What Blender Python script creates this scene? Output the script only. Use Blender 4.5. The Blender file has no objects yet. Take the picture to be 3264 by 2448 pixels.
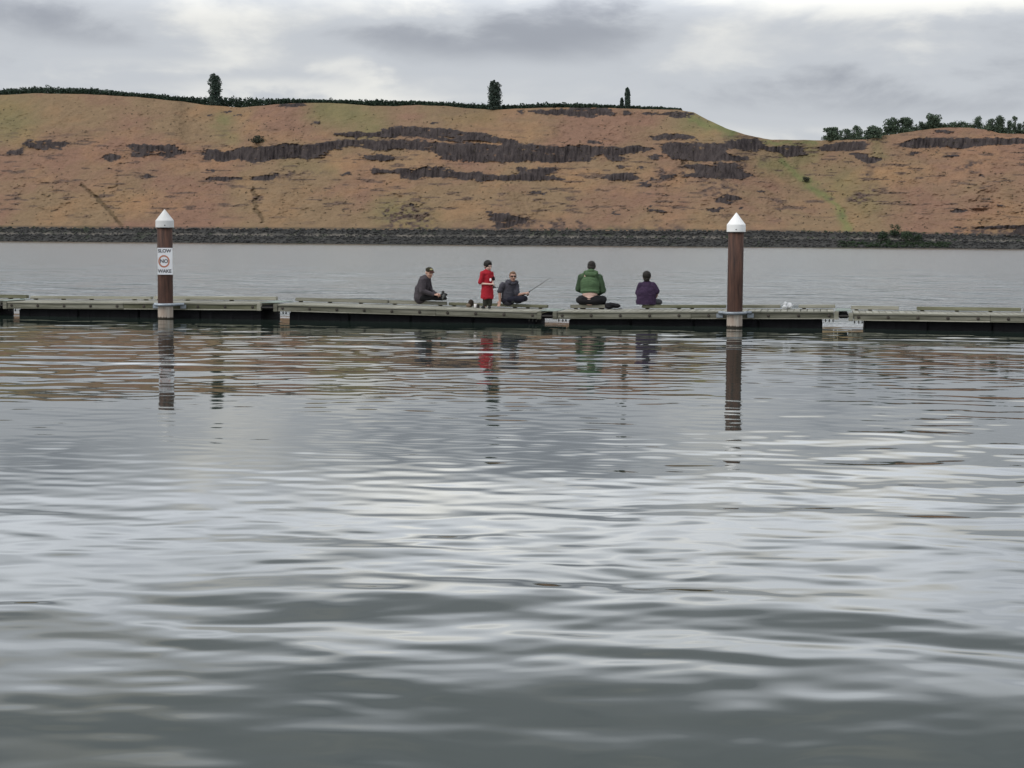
import bpy, bmesh, math, random
import numpy as np
from mathutils import Vector, Matrix

scene = bpy.context.scene
COL = scene.collection
RNG = np.random.default_rng(7)
random.seed(7)

# ---------------------------------------------------------------- camera
F = 5500.0                       # focal length in photo pixels (3264 wide)
CAMH = 1.82
PITCH = math.atan((1224 - 770.75) / F)
ROLL = math.radians(0.402)
cp, sp = math.cos(PITCH), math.sin(PITCH)
fwd = np.array([0, cp, -sp]); up0 = np.array([0, sp, cp]); rt0 = np.array([1.0, 0, 0])
RT = math.cos(ROLL) * rt0 + math.sin(ROLL) * up0
UP = math.cos(ROLL) * up0 - math.sin(ROLL) * rt0
CAMP = np.array([0, 0, CAMH])
cam = bpy.data.cameras.new('camera')
cam.sensor_width = 36; cam.lens = 36 * F / 3264
cam.clip_start = 0.1; cam.clip_end = 20000
camo = bpy.data.objects.new('camera', cam); COL.objects.link(camo)
camo.matrix_world = Matrix(((RT[0], UP[0], -fwd[0], 0), (RT[1], UP[1], -fwd[1], 0), (RT[2], UP[2], -fwd[2], CAMH), (0, 0, 0, 1)))
scene.camera = camo

def ray(px, py):
    d = fwd + RT * (px - 1632) / F + UP * (1224 - py) / F
    return d / d[1]
def proj(P):
    v = np.asarray(P, float) - CAMP
    z = v @ fwd
    return 1632 + F * (v @ RT) / z, 1224 - F * (v @ UP) / z
def at_Y(px, py, Y):
    return CAMP + ray(px, py) * Y
def at_Z(px, py, z=0.0):
    d = ray(px, py); k = (z - CAMH) / d[2]
    return CAMP + d * k

# ---------------------------------------------------------------- world: overcast sky
SUN_EL, SUN_AZ = 44.0, 238.0      # degrees; azimuth clockwise from the view direction
world = bpy.data.worlds.new('World'); scene.world = world; world.use_nodes = True
wt = world.node_tree; wn = wt.nodes; wl = wt.links; wn.clear()
def WN(t, **k):
    n = wn.new(t)
    for a, b in k.items(): setattr(n, a, b)
    return n
def wmath(op, a, b=None, clamp=False):
    n = WN('ShaderNodeMath', operation=op, use_clamp=clamp)
    for i, v in enumerate((a, b)):
        if v is None: continue
        if isinstance(v, (int, float)): n.inputs[i].default_value = v
        else: wl.new(v, n.inputs[i])
    return n.outputs[0]
tc = WN('ShaderNodeTexCoord'); sx = WN('ShaderNodeSeparateXYZ'); wl.new(tc.outputs['Generated'], sx.inputs[0])
X, Y, Z = sx.outputs
zc = wmath('MAXIMUM', Z, 0.0)
pc = WN('ShaderNodeCombineXYZ')
wl.new(X, pc.inputs[0]); wl.new(Y, pc.inputs[1]); wl.new(wmath('MULTIPLY', Z, 2.6), pc.inputs[2])
def wnoise(scale, detail, rough, off):
    m = WN('ShaderNodeMapping'); m.inputs['Location'].default_value = off
    wl.new(pc.outputs[0], m.inputs['Vector'])
    n = WN('ShaderNodeTexNoise'); n.inputs['Scale'].default_value = scale; n.inputs['Detail'].default_value = detail
    n.inputs['Roughness'].default_value = rough; n.inputs['Distortion'].default_value = 0.3
    wl.new(m.outputs[0], n.inputs['Vector']); return n.outputs['Fac']
n1 = wnoise(3.2, 5, 0.5, (3.1, 1.7, 0)); n2 = wnoise(10.0, 7, 0.55, (7.3, 2.2, 0))
val = wmath('ADD', wmath('MULTIPLY', n1, 1.0), wmath('MULTIPLY', n2, 1.15))
val = wmath('SUBTRACT', val, 0.53)
az = wmath('ARCTAN2', X, Y); el = wmath('ARCSINE', Z)
# soft warp so that the cloud masses below have ragged edges
nw = wnoise(14.0, 5, 0.55, (1.2, 9.4, 0))
azw = wmath('ADD', az, wmath('MULTIPLY', wmath('SUBTRACT', nw, 0.5), 0.10))
elw = wmath('ADD', el, wmath('MULTIPLY', wmath('SUBTRACT', n2, 0.5), 0.045))
# cloud masses seen in the photograph: x, y, half sizes (px of a 2212 wide picture), strength
for cx, cy, rx, ry, s in [(1060, 84, 340, 56, -0.55), (240, 92, 190, 46, -0.32), (780, 172, 70, 38, 0.36),
                          (1900, 215, 330, 60, -0.34), (1560, 150, 130, 70, 0.26), (2060, 22, 340, 50, 0.42),
                          (480, 60, 90, 90, 0.30), (720, 222, 330, 22, 0.36), (1300, 5, 260, 30, 0.30), (330, 165, 240, 25, 0.15),
                          (1750, 285, 420, 26, 0.16)]:
    a0 = (cx - 1106) / 3727; e0 = (522 - cy) / 3727
    q = WN('ShaderNodeCombineXYZ')
    wl.new(wmath('DIVIDE', wmath('SUBTRACT', azw, a0), rx / 3727), q.inputs[0])
    wl.new(wmath('DIVIDE', wmath('SUBTRACT', elw, e0), ry / 3727), q.inputs[1])
    L = WN('ShaderNodeVectorMath', operation='DOT_PRODUCT'); wl.new(q.outputs[0], L.inputs[0]); wl.new(q.outputs[0], L.inputs[1])
    g = wmath('EXPONENT', wmath('MULTIPLY', L.outputs['Value'], -1.0))
    val = wmath('ADD', val, wmath('MULTIPLY', g, s))
ramp = WN('ShaderNodeValToRGB'); wl.new(val, ramp.inputs[0]); ramp.color_ramp.interpolation = 'EASE'
ramp.color_ramp.elements[0].position = 0.05; ramp.color_ramp.elements[0].color = (0.37, 0.392, 0.44, 1)
ramp.color_ramp.elements[1].position = 0.95; ramp.color_ramp.elements[1].color = (0.86, 0.857, 0.825, 1)
e_ = ramp.color_ramp.elements.new(0.5); e_.color = (0.585, 0.612, 0.652, 1)
# sky brightness: bright band added above the frame, dimmer higher, for the water's reflections
lm = WN('ShaderNodeValToRGB'); wl.new(zc, lm.inputs[0]); lm.color_ramp.interpolation = 'EASE'
els = lm.color_ramp.elements; els[0].position = 0.118; els[0].color = (0.308,) * 3 + (1,); els[1].position = 0.182; els[1].color = (0.86,) * 3 + (1,)
x_ = els.new(0.285); x_.color = (0.265,) * 3 + (1,)
x_ = els.new(1.0); x_.color = (0.50,) * 3 + (1,)
lum = wmath('MULTIPLY', lm.outputs[0], 3.2)
cl = WN('ShaderNodeVectorMath', operation='SCALE'); wl.new(ramp.outputs[0], cl.inputs[0]); wl.new(lum, cl.inputs['Scale'])
sky = WN('ShaderNodeTexSky', sky_type='NISHITA'); sky.sun_disc = False
sky.sun_elevation = math.radians(SUN_EL); sky.sun_rotation = math.radians(SUN_AZ)
sk = WN('ShaderNodeVectorMath', operation='SCALE'); wl.new(sky.outputs[0], sk.inputs[0]); sk.inputs['Scale'].default_value = 0.07
mx = WN('ShaderNodeMix', data_type='RGBA'); mx.inputs[0].default_value = 0.94
wl.new(sk.outputs[0], mx.inputs[6]); wl.new(cl.outputs[0], mx.inputs[7])
bg = WN('ShaderNodeBackground'); wl.new(mx.outputs[2], bg.inputs[0]); bg.inputs[1].default_value = 1.0
wo = WN('ShaderNodeOutputWorld'); wl.new(bg.outputs[0], wo.inputs[0])

sun = bpy.data.lights.new('sun', 'SUN'); sun.energy = 1.5; sun.angle = math.radians(25); sun.color = (1, 0.97, 0.92)
suno = bpy.data.objects.new('sun', sun); COL.objects.link(suno)
a_ = math.radians(SUN_AZ); e_r = math.radians(SUN_EL)
sd = Vector((math.sin(a_) * math.cos(e_r), math.cos(a_) * math.cos(e_r), math.sin(e_r)))
suno.rotation_euler = sd.to_track_quat('Z', 'Y').to_euler()
suno.location = sd * 100
vs = scene.view_settings; vs.view_transform = 'Standard'; vs.look = 'None'; vs.gamma = 1; vs.exposure = 0.0
vs.use_curve_mapping = False
scene.cycles.max_bounces = 6; scene.cycles.use_denoising = True

# ---------------------------------------------------------------- helpers
def srgb(r, g, b):
    f = lambda c: (c / 255 / 12.92) if c <= 10 else ((c / 255 + 0.055) / 1.055) ** 2.4
    return (f(r), f(g), f(b))
def vnoise(x, y, seed=0):
    """smooth value noise, 0..1"""
    x = np.asarray(x, float); y = np.asarray(y, float)
    xi = np.floor(x).astype(np.int64); yi = np.floor(y).astype(np.int64)
    fx = x - xi; fy = y - yi; fx = fx * fx * (3 - 2 * fx); fy = fy * fy * (3 - 2 * fy)
    def h(a, b):
        n = (a * 374761393 + b * 668265263 + seed * 1442695041) & 0xFFFFFFFF
        n = ((n ^ (n >> 13)) * 1274126177) & 0xFFFFFFFF
        return ((n ^ (n >> 16)) & 0xFFFF) / 65535.0
    return (h(xi, yi) * (1 - fx) + h(xi + 1, yi) * fx) * (1 - fy) + (h(xi, yi + 1) * (1 - fx) + h(xi + 1, yi + 1) * fx) * fy
def fbm(x, y, seed=0, oct=4):
    s = 0; a = 0.5; t = 0
    for o in range(oct):
        s = s + a * vnoise(x * 2 ** o, y * 2 ** o, seed + o); t += a; a *= 0.5
    return s / t

MATS = {}
def mat(name, c1, c2=None, scale=6, rough=0.8, bump=0.0, bscale=None, stretch=(1, 1, 1), spec=0.35, detail=5, metal=0.0, coord='Object'):
    if name in MATS: return MATS[name]
    m = bpy.data.materials.new(name); m.use_nodes = True; MATS[name] = m
    t = m.node_tree; b = t.nodes['Principled BSDF']
    b.inputs['Roughness'].default_value = rough; b.inputs['Specular IOR Level'].default_value = spec; b.inputs['Metallic'].default_value = metal
    if c2 is None: c2 = tuple(v * 0.7 for v in c1)
    tcn = t.nodes.new('ShaderNodeTexCoord'); mp = t.nodes.new('ShaderNodeMapping'); mp.inputs['Scale'].default_value = stretch
    oi = t.nodes.new('ShaderNodeObjectInfo'); ad = t.nodes.new('ShaderNodeVectorMath'); ad.operation = 'ADD'
    sc_ = t.nodes.new('ShaderNodeVectorMath'); sc_.operation = 'SCALE'
    cmb = t.nodes.new('ShaderNodeCombineXYZ')
    for i in range(3): t.links.new(oi.outputs['Random'], cmb.inputs[i])
    t.links.new(cmb.outputs[0], sc_.inputs[0]); sc_.inputs['Scale'].default_value = 37.0
    t.links.new(tcn.outputs[coord], mp.inputs[0]); t.links.new(mp.outputs[0], ad.inputs[0]); t.links.new(sc_.outputs[0], ad.inputs[1])
    n = t.nodes.new('ShaderNodeTexNoise'); n.inputs['Scale'].default_value = scale; n.inputs['Detail'].default_value = detail
    n.inputs['Roughness'].default_value = 0.6
    t.links.new(ad.outputs[0], n.inputs['Vector'])
    r = t.nodes.new('ShaderNodeValToRGB'); r.color_ramp.elements[0].position = 0.3; r.color_ramp.elements[1].position = 0.7
    r.color_ramp.elements[0].color = (*c2, 1); r.color_ramp.elements[1].color = (*c1, 1)
    t.links.new(n.outputs['Fac'], r.inputs[0])
    hv = t.nodes.new('ShaderNodeHueSaturation'); t.links.new(r.outputs[0], hv.inputs['Color'])
    mr = t.nodes.new('ShaderNodeMapRange'); mr.inputs['To Min'].default_value = 0.82; mr.inputs['To Max'].default_value = 1.15
    t.links.new(oi.outputs['Random'], mr.inputs[0]); t.links.new(mr.outputs[0], hv.inputs['Value'])
    t.links.new(hv.outputs[0], b.inputs['Base Color'])
    if bump:
        n2_ = t.nodes.new('ShaderNodeTexNoise'); n2_.inputs['Scale'].default_value = bscale or scale * 4; n2_.inputs['Detail'].default_value = 4
        t.links.new(ad.outputs[0], n2_.inputs['Vector'])
        bp = t.nodes.new('ShaderNodeBump'); bp.inputs['Strength'].default_value = bump; bp.inputs['Distance'].default_value = 0.02
        t.links.new(n2_.outputs['Fac'], bp.inputs['Height']); t.links.new(bp.outputs[0], b.inputs['Normal'])
    return m

def link(name, me, m=None, parent=None):
    o = bpy.data.objects.new(name, me); COL.objects.link(o)
    if m is not None and me is not None and not me.materials: me.materials.append(m)
    if parent is not None: o.parent = parent
    return o
def np_mesh(name, V, Fq, smooth=True):
    me = bpy.data.meshes.new(name)
    V = np.asarray(V, np.float32); Fq = np.asarray(Fq, np.int32)
    nf, k = Fq.shape
    me.vertices.add(len(V)); me.vertices.foreach_set('co', V.ravel())
    me.loops.add(nf * k); me.loops.foreach_set('vertex_index', Fq.ravel())
    me.polygons.add(nf); me.polygons.foreach_set('loop_start', np.arange(0, nf * k, k, dtype=np.int32))
    try: me.polygons.foreach_set('loop_total', np.full(nf, k, np.int32))
    except Exception: pass
    me.polygons.foreach_set('use_smooth', np.full(nf, smooth))
    me.update(calc_edges=True); me.validate()
    return me
def grid_faces(nr, nc):
    i = np.arange(nr * nc).reshape(nr, nc)
    return np.stack([i[:-1, :-1], i[:-1, 1:], i[1:, 1:], i[1:, :-1]], -1).reshape(-1, 4)
def bmesh_mesh(name, fn, bevel=0, smooth=False):
    bm = bmesh.new(); fn(bm)
    if bevel: bmesh.ops.bevel(bm, geom=bm.edges[:], offset=bevel, segments=2, affect='EDGES', clamp_overlap=True)
    me = bpy.data.meshes.new(name); bm.to_mesh(me); bm.free()
    if smooth: me.polygons.foreach_set('use_smooth', np.ones(len(me.polygons), bool))
    return me
def add_box(bm, lo, hi):
    c = [(a + b) / 2 for a, b in zip(lo, hi)]; s = [b - a for a, b in zip(lo, hi)]
    return bmesh.ops.create_cube(bm, size=1, matrix=Matrix.Translation(c) @ Matrix.Diagonal((*s, 1)))
def box_mesh(name, lo, hi, bevel=0.004):
    return bmesh_mesh(name, lambda bm: add_box(bm, lo, hi), bevel)
def lathe(bm, prof, seg=40):
    rings = []
    for r, z in prof:
        if r < 1e-5: rings.append([bm.verts.new((0, 0, z))])
        else: rings.append([bm.verts.new((r * math.cos(2 * math.pi * k / seg), r * math.sin(2 * math.pi * k / seg), z)) for k in range(seg)])
    for a, b in zip(rings[:-1], rings[1:]):
        for k in range(seg):
            k2 = (k + 1) % seg
            if len(a) == 1: bm.faces.new((a[0], b[k2], b[k]))
            elif len(b) == 1: bm.faces.new((a[k], a[k2], b[0]))
            else: bm.faces.new((a[k], a[k2], b[k2], b[k]))
def tube(bm, pts, r, seg=8, flat=None):
    pts = [Vector(p) for p in pts]; rings = []
    rr = r if isinstance(r, (list, tuple)) else [r] * len(pts)
    for i, p in enumerate(pts):
        d = (pts[min(i + 1, len(pts) - 1)] - pts[max(i - 1, 0)]).normalized()
        a = d.cross(Vector((0, 0, 1)))
        if a.length < 0.05: a = d.cross(Vector((1, 0, 0)))
        a.normalize(); b = a.cross(d)
        fa, fb = flat if flat else (1, 1)
        rings.append([bm.verts.new(p + a * rr[i] * fa * math.cos(2 * math.pi * k / seg) + b * rr[i] * fb * math.sin(2 * math.pi * k / seg)) for k in range(seg)])
    for A, B in zip(rings[:-1], rings[1:]):
        for k in range(seg): bm.faces.new((A[k], A[(k + 1) % seg], B[(k + 1) % seg], B[k]))
    bm.faces.new(rings[0][::-1]); bm.faces.new(rings[-1])
def tag(o, label=None, cat=None, group=None, kind=None):
    if label: o['label'] = label
    if cat: o['category'] = cat
    if group: o['group'] = group
    if kind: o['kind'] = kind
    return o
def empty(name, loc, rz=0, ry=0):
    o = bpy.data.objects.new(name, None); COL.objects.link(o)
    o.location = loc; o.rotation_euler = (0, ry, rz); o.empty_display_size = 0.2
    return o

# ---------------------------------------------------------------- dock line (piles stand in the water here)
PL = at_Z(528, 1016); PR = at_Z(2341, 1044)
e3 = (PR - PL) / np.linalg.norm(PR - PL); n3 = np.array([-e3[1], e3[0], 0]); YAW = math.atan2(e3[1], e3[0])
FACE = 0.31

# ---------------------------------------------------------------- water
def build_water():
    ys = [0.8]
    while ys[-1] < 46:
        y = ys[-1]
        if y < 5.4: st = 0.06
        else: st = min(0.062, max(0.016, y * y / 3140 * 0.42))
        ys.append(y + st)
    while ys[-1] < 130: ys.append(ys[-1] + 0.18 + (ys[-1] - 46) * 0.009)
    while ys[-1] < 2600: ys.append(ys[-1] * (1.04 if ys[-1] > 140 else 1.012))
    ys = np.array(ys)
    c = np.linspace(-0.36, 0.36, 540)
    ext = 0.36 + (np.linspace(0, 1, 41)[1:] ** 1.5) * 0.55
    tans = np.concatenate([-ext[::-1], c, ext])
    YY, TT = np.meshgrid(ys, tans, indexing='ij')
    XX = TT * (YY + np.minimum(6, 6.0))
    step = np.gradient(ys)[:, None]
    ZZ = np.zeros_like(XX)
    rng = np.random.default_rng(21)
    NW = 130
    lam = np.exp(rng.uniform(math.log(0.13), math.log(2.8), NW))
    th = rng.normal(0, 0.65, NW) + math.pi / 2 + 0.12
    ph = rng.uniform(0, 6.283, NW)
    wgt = np.exp(-((np.log(lam) - math.log(0.38)) / 0.65) ** 2)
    slope = wgt / math.sqrt((wgt ** 2).sum() / 2) * 0.0075
    near = 0.64 + 0.24 * np.clip((17 - YY) / 10, 0, 1) + 0.42 * np.clip((YY - 19) / 8, 0, 1)
    # gust patches: calmer and livelier water
    gust = 0.40 + 1.15 * fbm(XX * 0.13 + 4, YY * 0.10, 5, 3)
    gust2 = 0.25 + 1.5 * fbm(XX * 0.22 + 9, YY * 0.16, 11, 3)
    for i in range(NW):
        k = 2 * math.pi / lam[i]
        a = slope[i] / k * (1 if lam[i] > 0.6 else 1.0)
        filt = np.clip(lam[i] / (step * 3.2) - 0.7, 0, 1) * near
        wob = 0.35 * np.sin(XX * 0.31 + i) * np.sin(YY * 0.27 + 2 * i)
        ZZ += a * filt * (gust if lam[i] > 0.6 else gust2) * np.sin(k * (math.cos(th[i]) * XX + math.sin(th[i]) * YY) + ph[i] + wob)
    # irregular wavelets: warped noise, longer across the view than along it, in patches
    wx = 0.5 * (fbm(XX * 0.8, YY * 0.8, 301, 2) - 0.5); wy = 0.35 * (fbm(XX * 0.8 + 40, YY * 0.8, 302, 2) - 0.5)
    patch = np.clip((fbm(XX * 0.16 + 2, YY * 0.11 + 5, 303, 3) - 0.36) * 4.5, 0.12, 1)
    for o, (l, an, rot, sl) in enumerate([(1.5, 2.2, 0.15, 0.008), (0.80, 2.0, -0.22, 0.014), (0.48, 2.3, 0.14, 0.030), (0.29, 2.4, -0.30, 0.036), (0.18, 2.2, 0.34, 0.032), (0.11, 2.2, -0.2, 0.024)]):
        ca, sa = math.cos(rot), math.sin(rot)
        u = (ca * XX - sa * YY + wx) / (l * an); v = (sa * XX + ca * YY + wy) / l
        filt = np.clip(l / (step * 3.2) - 0.7, 0, 1) * near
        ZZ += sl * l * 0.75 * filt * (patch if l < 1.2 else 1.0) * (vnoise(u, v, 310 + o) - 0.5)
        ZZ += sl * l * 0.6 * filt * (patch if l < 1.2 else 1.0) * (vnoise(u * 0.83 + 17.3, v * 0.83 + 0.41 * u, 330 + o) - 0.5)
    # wind chop on the open side of the dock
    beyond = (XX - PL[0]) * n3[0] + (YY - PL[1]) * n3[1]
    chop = np.clip((beyond - 0.6) / 4.0, 0, 1) * np.clip((260 - YY) / 200, 0, 1)
    for i in range(26):
        l = math.exp(rng.uniform(math.log(0.7), math.log(6.0))); k = 2 * math.pi / l; a_ = rng.normal(0, 0.5) + math.pi / 2
        filt = np.clip(l / (step * 3.2) - 0.7, 0, 1)
        ZZ += 0.062 / math.sqrt(13) / k * filt * chop * np.sin(k * (math.cos(a_) * XX + math.sin(a_) * YY) + rng.uniform(0, 6.28))
    me = np_mesh('water', np.stack([XX, YY, ZZ], -1).reshape(-1, 3), grid_faces(len(ys), len(tans))[:, ::1])
    m = bpy.data.materials.new('water'); m.use_nodes = True; t = m.node_tree; b = t.nodes['Principled BSDF']
    b.inputs['Base Color'].default_value = (0.022, 0.034, 0.028, 1)
    b.inputs['IOR'].default_value = 1.333; b.inputs['Specular IOR Level'].default_value = 0.5
    g = t.nodes.new('ShaderNodeNewGeometry'); sp_ = t.nodes.new('ShaderNodeSeparateXYZ'); t.links.new(g.outputs['Position'], sp_.inputs[0])
    far = t.nodes.new('ShaderNodeMapRange'); far.interpolation_type = 'SMOOTHSTEP'
    dn = t.nodes.new('ShaderNodeVectorMath'); dn.operation = 'DOT_PRODUCT'; dn.inputs[1].default_value = tuple(n3)
    t.links.new(g.outputs['Position'], dn.inputs[0]); t.links.new(dn.outputs['Value'], far.inputs[0]); d0 = float(PL @ n3)
    far.inputs['From Min'].default_value = d0 + 0.3; far.inputs['From Max'].default_value = d0 + 3.5
    # open water beyond the float is ruffled by the wind
    rg = t.nodes.new('ShaderNodeMapRange'); rg.inputs['To Min'].default_value = 0.03; rg.inputs['To Max'].default_value = 0.20
    t.links.new(far.outputs[0], rg.inputs[0]); t.links.new(rg.outputs[0], b.inputs['Roughness'])
    mp = t.nodes.new('ShaderNodeMapping'); mp.inputs['Scale'].default_value = (0.25, 1, 1); t.links.new(g.outputs['Position'], mp.inputs[0])
    n = t.nodes.new('ShaderNodeTexNoise'); n.inputs['Scale'].default_value = 0.8; n.inputs['Detail'].default_value = 5; n.inputs['Roughness'].default_value = 0.6
    t.links.new(mp.outputs[0], n.inputs['Vector'])
    mu = t.nodes.new('ShaderNodeMath'); mu.operation = 'MULTIPLY'; mu.inputs[1].default_value = 1.0; t.links.new(far.outputs[0], mu.inputs[0])
    bp = t.nodes.new('ShaderNodeBump'); bp.inputs['Distance'].default_value = 0.25
    t.links.new(mu.outputs[0], bp.inputs['Strength']); t.links.new(n.outputs['Fac'], bp.inputs['Height']); t.links.new(bp.outputs[0], b.inputs['Normal'])
    o = link('water', me, m); tag(o, 'grey rippled river water reflecting sky and dock', kind='structure')
build_water()

# ---------------------------------------------------------------- far hillside
S_ = 3264 / 2212.0
rim_d = [(-900, 214), (-400, 212), (0, 210), (80, 206), (200, 208), (300, 214), (400, 224), (450, 231), (520, 236), (560, 233), (600, 229), (640, 227), (700, 226), (760, 229), (800, 233),
         (850, 233), (900, 231), (960, 233), (1000, 237), (1060, 241), (1120, 238), (1200, 236), (1300, 237), (1400, 240), (1460, 241), (1490, 246),
         (1520, 262), (1560, 280), (1600, 293), (1640, 302), (1660, 304), (1700, 305), (1769, 306), (1864, 304), (1895, 296), (1934, 290.6), (1995, 281.7),
         (2029, 278.6), (2080, 279), (2121, 284), (2147, 290.7), (2212, 293), (2500, 290), (3200, 300)]
RX = np.array([a * S_ for a, b in rim_d]); RY = np.array([b * S_ for a, b in rim_d])
def cropc(ox, sc, pts): return [(ox + x / sc, 220 + y / sc) for x, y in pts]
A = lambda *p: cropc(0, 2.698, p)
B = lambda *p: cropc(800, 2.633, p)
C = lambda *p: cropc(1600, 2.633, p)
D = lambda *p: cropc(2424, 2.633, p)
ROCKS = [
 A((210,675),(225,630),(260,618),(480,628),(600,638),(615,665),(560,705),(470,700),(360,700),(270,685)),
 A((75,740),(85,705),(150,705),(215,700),(180,750),(100,755)),
 A((1100,665),(1190,652),(1330,668),(1540,660),(1590,700),(1612,730),(1510,745),(1480,780),(1440,775),(1340,740),(1200,765),(1110,760),(1140,715)),
 A((895,765),(940,740),(1050,745),(1055,785),(920,800)), A((900,855),(990,855),(980,880),(910,880)),
 A((1210,915),(1270,900),(1340,930),(1290,955)),
 A((1750,700),(1890,700),(1930,730),(2040,690),(2100,675),(2212,690),(2212,810),(2140,810),(2060,790),(1950,805),(1760,795)),
 A((1760,940),(1880,930),(2000,930),(2110,935),(2110,970),(1800,965)),
 A((1900,375),(2010,372),(2010,388),(1930,392)), A((1745,415),(1830,410),(1820,432)), A((2020,412),(2085,412),(2060,434)), A((1190,292),(1240,298),(1220,312)),
 A((1790,868),(1870,868),(1860,892),(1800,892)),
 B((670,560),(740,545),(900,535),(1000,545),(1100,525),(1170,500),(1290,490),(1450,505),(1650,515),(1800,535),(1960,550),(2030,575),(2140,600),(2212,615),(2212,655),(2060,636),(1900,606),(1780,621),(1560,611),(1380,586),(1200,591),(1050,586),(850,586),(720,575)),
 B((0,670),(100,655),(300,640),(500,635),(660,622),(750,605),(850,602),(1050,602),(1200,607),(1380,602),(1560,628),(1780,638),(1900,624),(2060,654),(2212,670),(2212,800),(2050,790),(1900,790),(1750,785),(1600,770),(1560,730),(1480,700),(1350,690),(1200,680),(1050,690),(900,672),(800,655),(720,690),(640,700),(570,765),(480,770),(350,755),(230,765),(120,790),(0,795)),
 B((900,720),(1000,740),(1060,725),(1200,735),(1140,785),(1000,780),(930,760)),
 B((1000,845),(1060,830),(1100,855),(1230,840),(1380,850),(1430,825),(1590,825),(1700,865),(1780,880),(1830,860),(1950,890),(2080,900),(2212,910),(2212,940),(2050,945),(1800,945),(1680,920),(1480,910),(1370,940),(1260,930),(1240,880),(1020,880)),
 B((0,910),(230,880),(240,920),(150,940),(0,940)), B((750,880),(830,865),(830,900),(770,910)), B((490,453),(550,453),(585,468),(540,492)),
 B((1455,465),(1560,458),(1545,478)), B((230,315),(330,303),(470,308),(450,332),(220,337)),
 B((1950,1200),(2000,1190),(2060,1220),(2140,1210),(2212,1250),(2212,1330),(2050,1350),(1990,1260)),
 B((1310,1125),(1380,1140),(1440,1150),(1430,1172),(1330,1150)), B((1090,1180),(1130,1190),(1135,1240),(1105,1230)),
 C((190,370),(300,355),(500,350),(600,335),(750,340),(900,350),(940,400),(840,410),(740,430),(650,415),(480,405),(250,395)),
 C((80,375),(165,368),(160,392),(90,392)), C((990,370),(1070,360),(1075,402),(985,402)), C((1100,375),(1270,380),(1280,403),(1150,398)),
 C((1310,385),(1400,375),(1590,385),(1550,410),(1540,435),(1430,425),(1320,405)),
 C((0,600),(80,610),(220,640),(400,660),(650,655),(830,665),(1000,665),(1100,650),(1250,670),(1200,700),(1100,710),(1030,715),(1010,765),(940,790),(860,780),(850,730),(770,725),(730,790),(600,790),(450,795),(300,785),(0,800)),
 C((690,610),(790,605),(810,640),(700,650)), C((1225,590),(1260,565),(1400,550),(1590,570),(1610,600),(1400,605),(1230,610)),
 C((1310,670),(1370,630),(1500,625),(1700,635),(1820,635),(1900,605),(2040,590),(2160,595),(2170,660),(2130,695),(2000,690),(1880,680),(1830,710),(1920,740),(2070,735),(2040,780),(1900,780),(1700,785),(1480,775),(1360,760),(1320,700)),
 C((1180,740),(1290,720),(1300,770),(1200,765)),
 C((1520,820),(1620,810),(1800,800),(1940,800),(1990,870),(2080,910),(1950,930),(1760,930),(1480,910),(1620,880)),
 C((820,920),(930,880),(1140,880),(1145,940),(900,945)), C((1115,960),(1200,950),(1250,1000),(1120,1000)), C((1310,900),(1430,890),(1435,930),(1310,930)),
 C((1740,1100),(1850,1055),(1980,1080),(2000,1110),(1900,1140),(1760,1130)), C((1700,1170),(1850,1170),(1840,1210),(1720,1205)), C((1930,1165),(2030,1165),(2000,1190)),
 C((100,840),(180,830),(200,880),(270,830),(440,830),(440,880),(330,900),(520,920),(500,945),(200,945),(0,940),(0,905),(130,900)),
 C((170,1030),(350,1035),(330,1065),(180,1050)), C((890,1203),(1010,1213),(950,1232)), C((1210,1150),(1250,1150),(1260,1180),(1370,1190),(1360,1215),(1210,1200)),
 C((0,1210),(140,1240),(230,1280),(180,1310),(60,1280),(0,1260)), C((2090,1028),(2190,1028),(2170,1052)), C((950,820),(1010,815),(1010,842),(960,845)),
 C((1120,830),(1200,825),(1190,850),(1130,850)), C((1200,915),(1270,905),(1265,945),(1200,945)),
 D((0,660),(130,655),(250,655),(340,670),(370,710),(340,740),(210,750),(120,715),(0,690)),
 D((455,685),(520,640),(640,625),(855,615),(860,670),(870,690),(760,685),(620,700),(480,705)),
 D((690,715),(780,700),(870,735),(1000,765),(960,790),(880,805),(820,780),(740,745)),
 D((1150,640),(1190,610),(1280,592),(1500,590),(1800,590),(2212,592),(3400,596),(3400,650),(2600,640),(2212,640),(2060,645),(1950,655),(1850,650),(1650,680),(1520,665),(1400,680),(1250,675),(1180,690)),
 D((1180,720),(1280,705),(1280,730),(1200,740)), D((1460,742),(1600,723),(1670,740),(1500,752)), D((1400,540),(1450,523),(1600,528),(1580,548),(1440,557)),
 D((1540,1335),(1700,1320),(1900,1325),(2212,1310),(3400,1300),(3400,1340),(2212,1348),(1800,1348)), D((2060,1365),(2212,1345),(3400,1345),(3400,1450),(2212,1440),(2100,1400)),
 D((1580,1183),(1720,1178),(1700,1202),(1590,1207)), D((1930,1143),(2030,1138),(2000,1157)), D((1880,878),(2010,878),(1990,892)),
 D((1780,900),(1830,890),(1835,920),(1790,915)), D((1440,1400),(1600,1380),(1620,1410),(1450,1420)),
]
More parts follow.
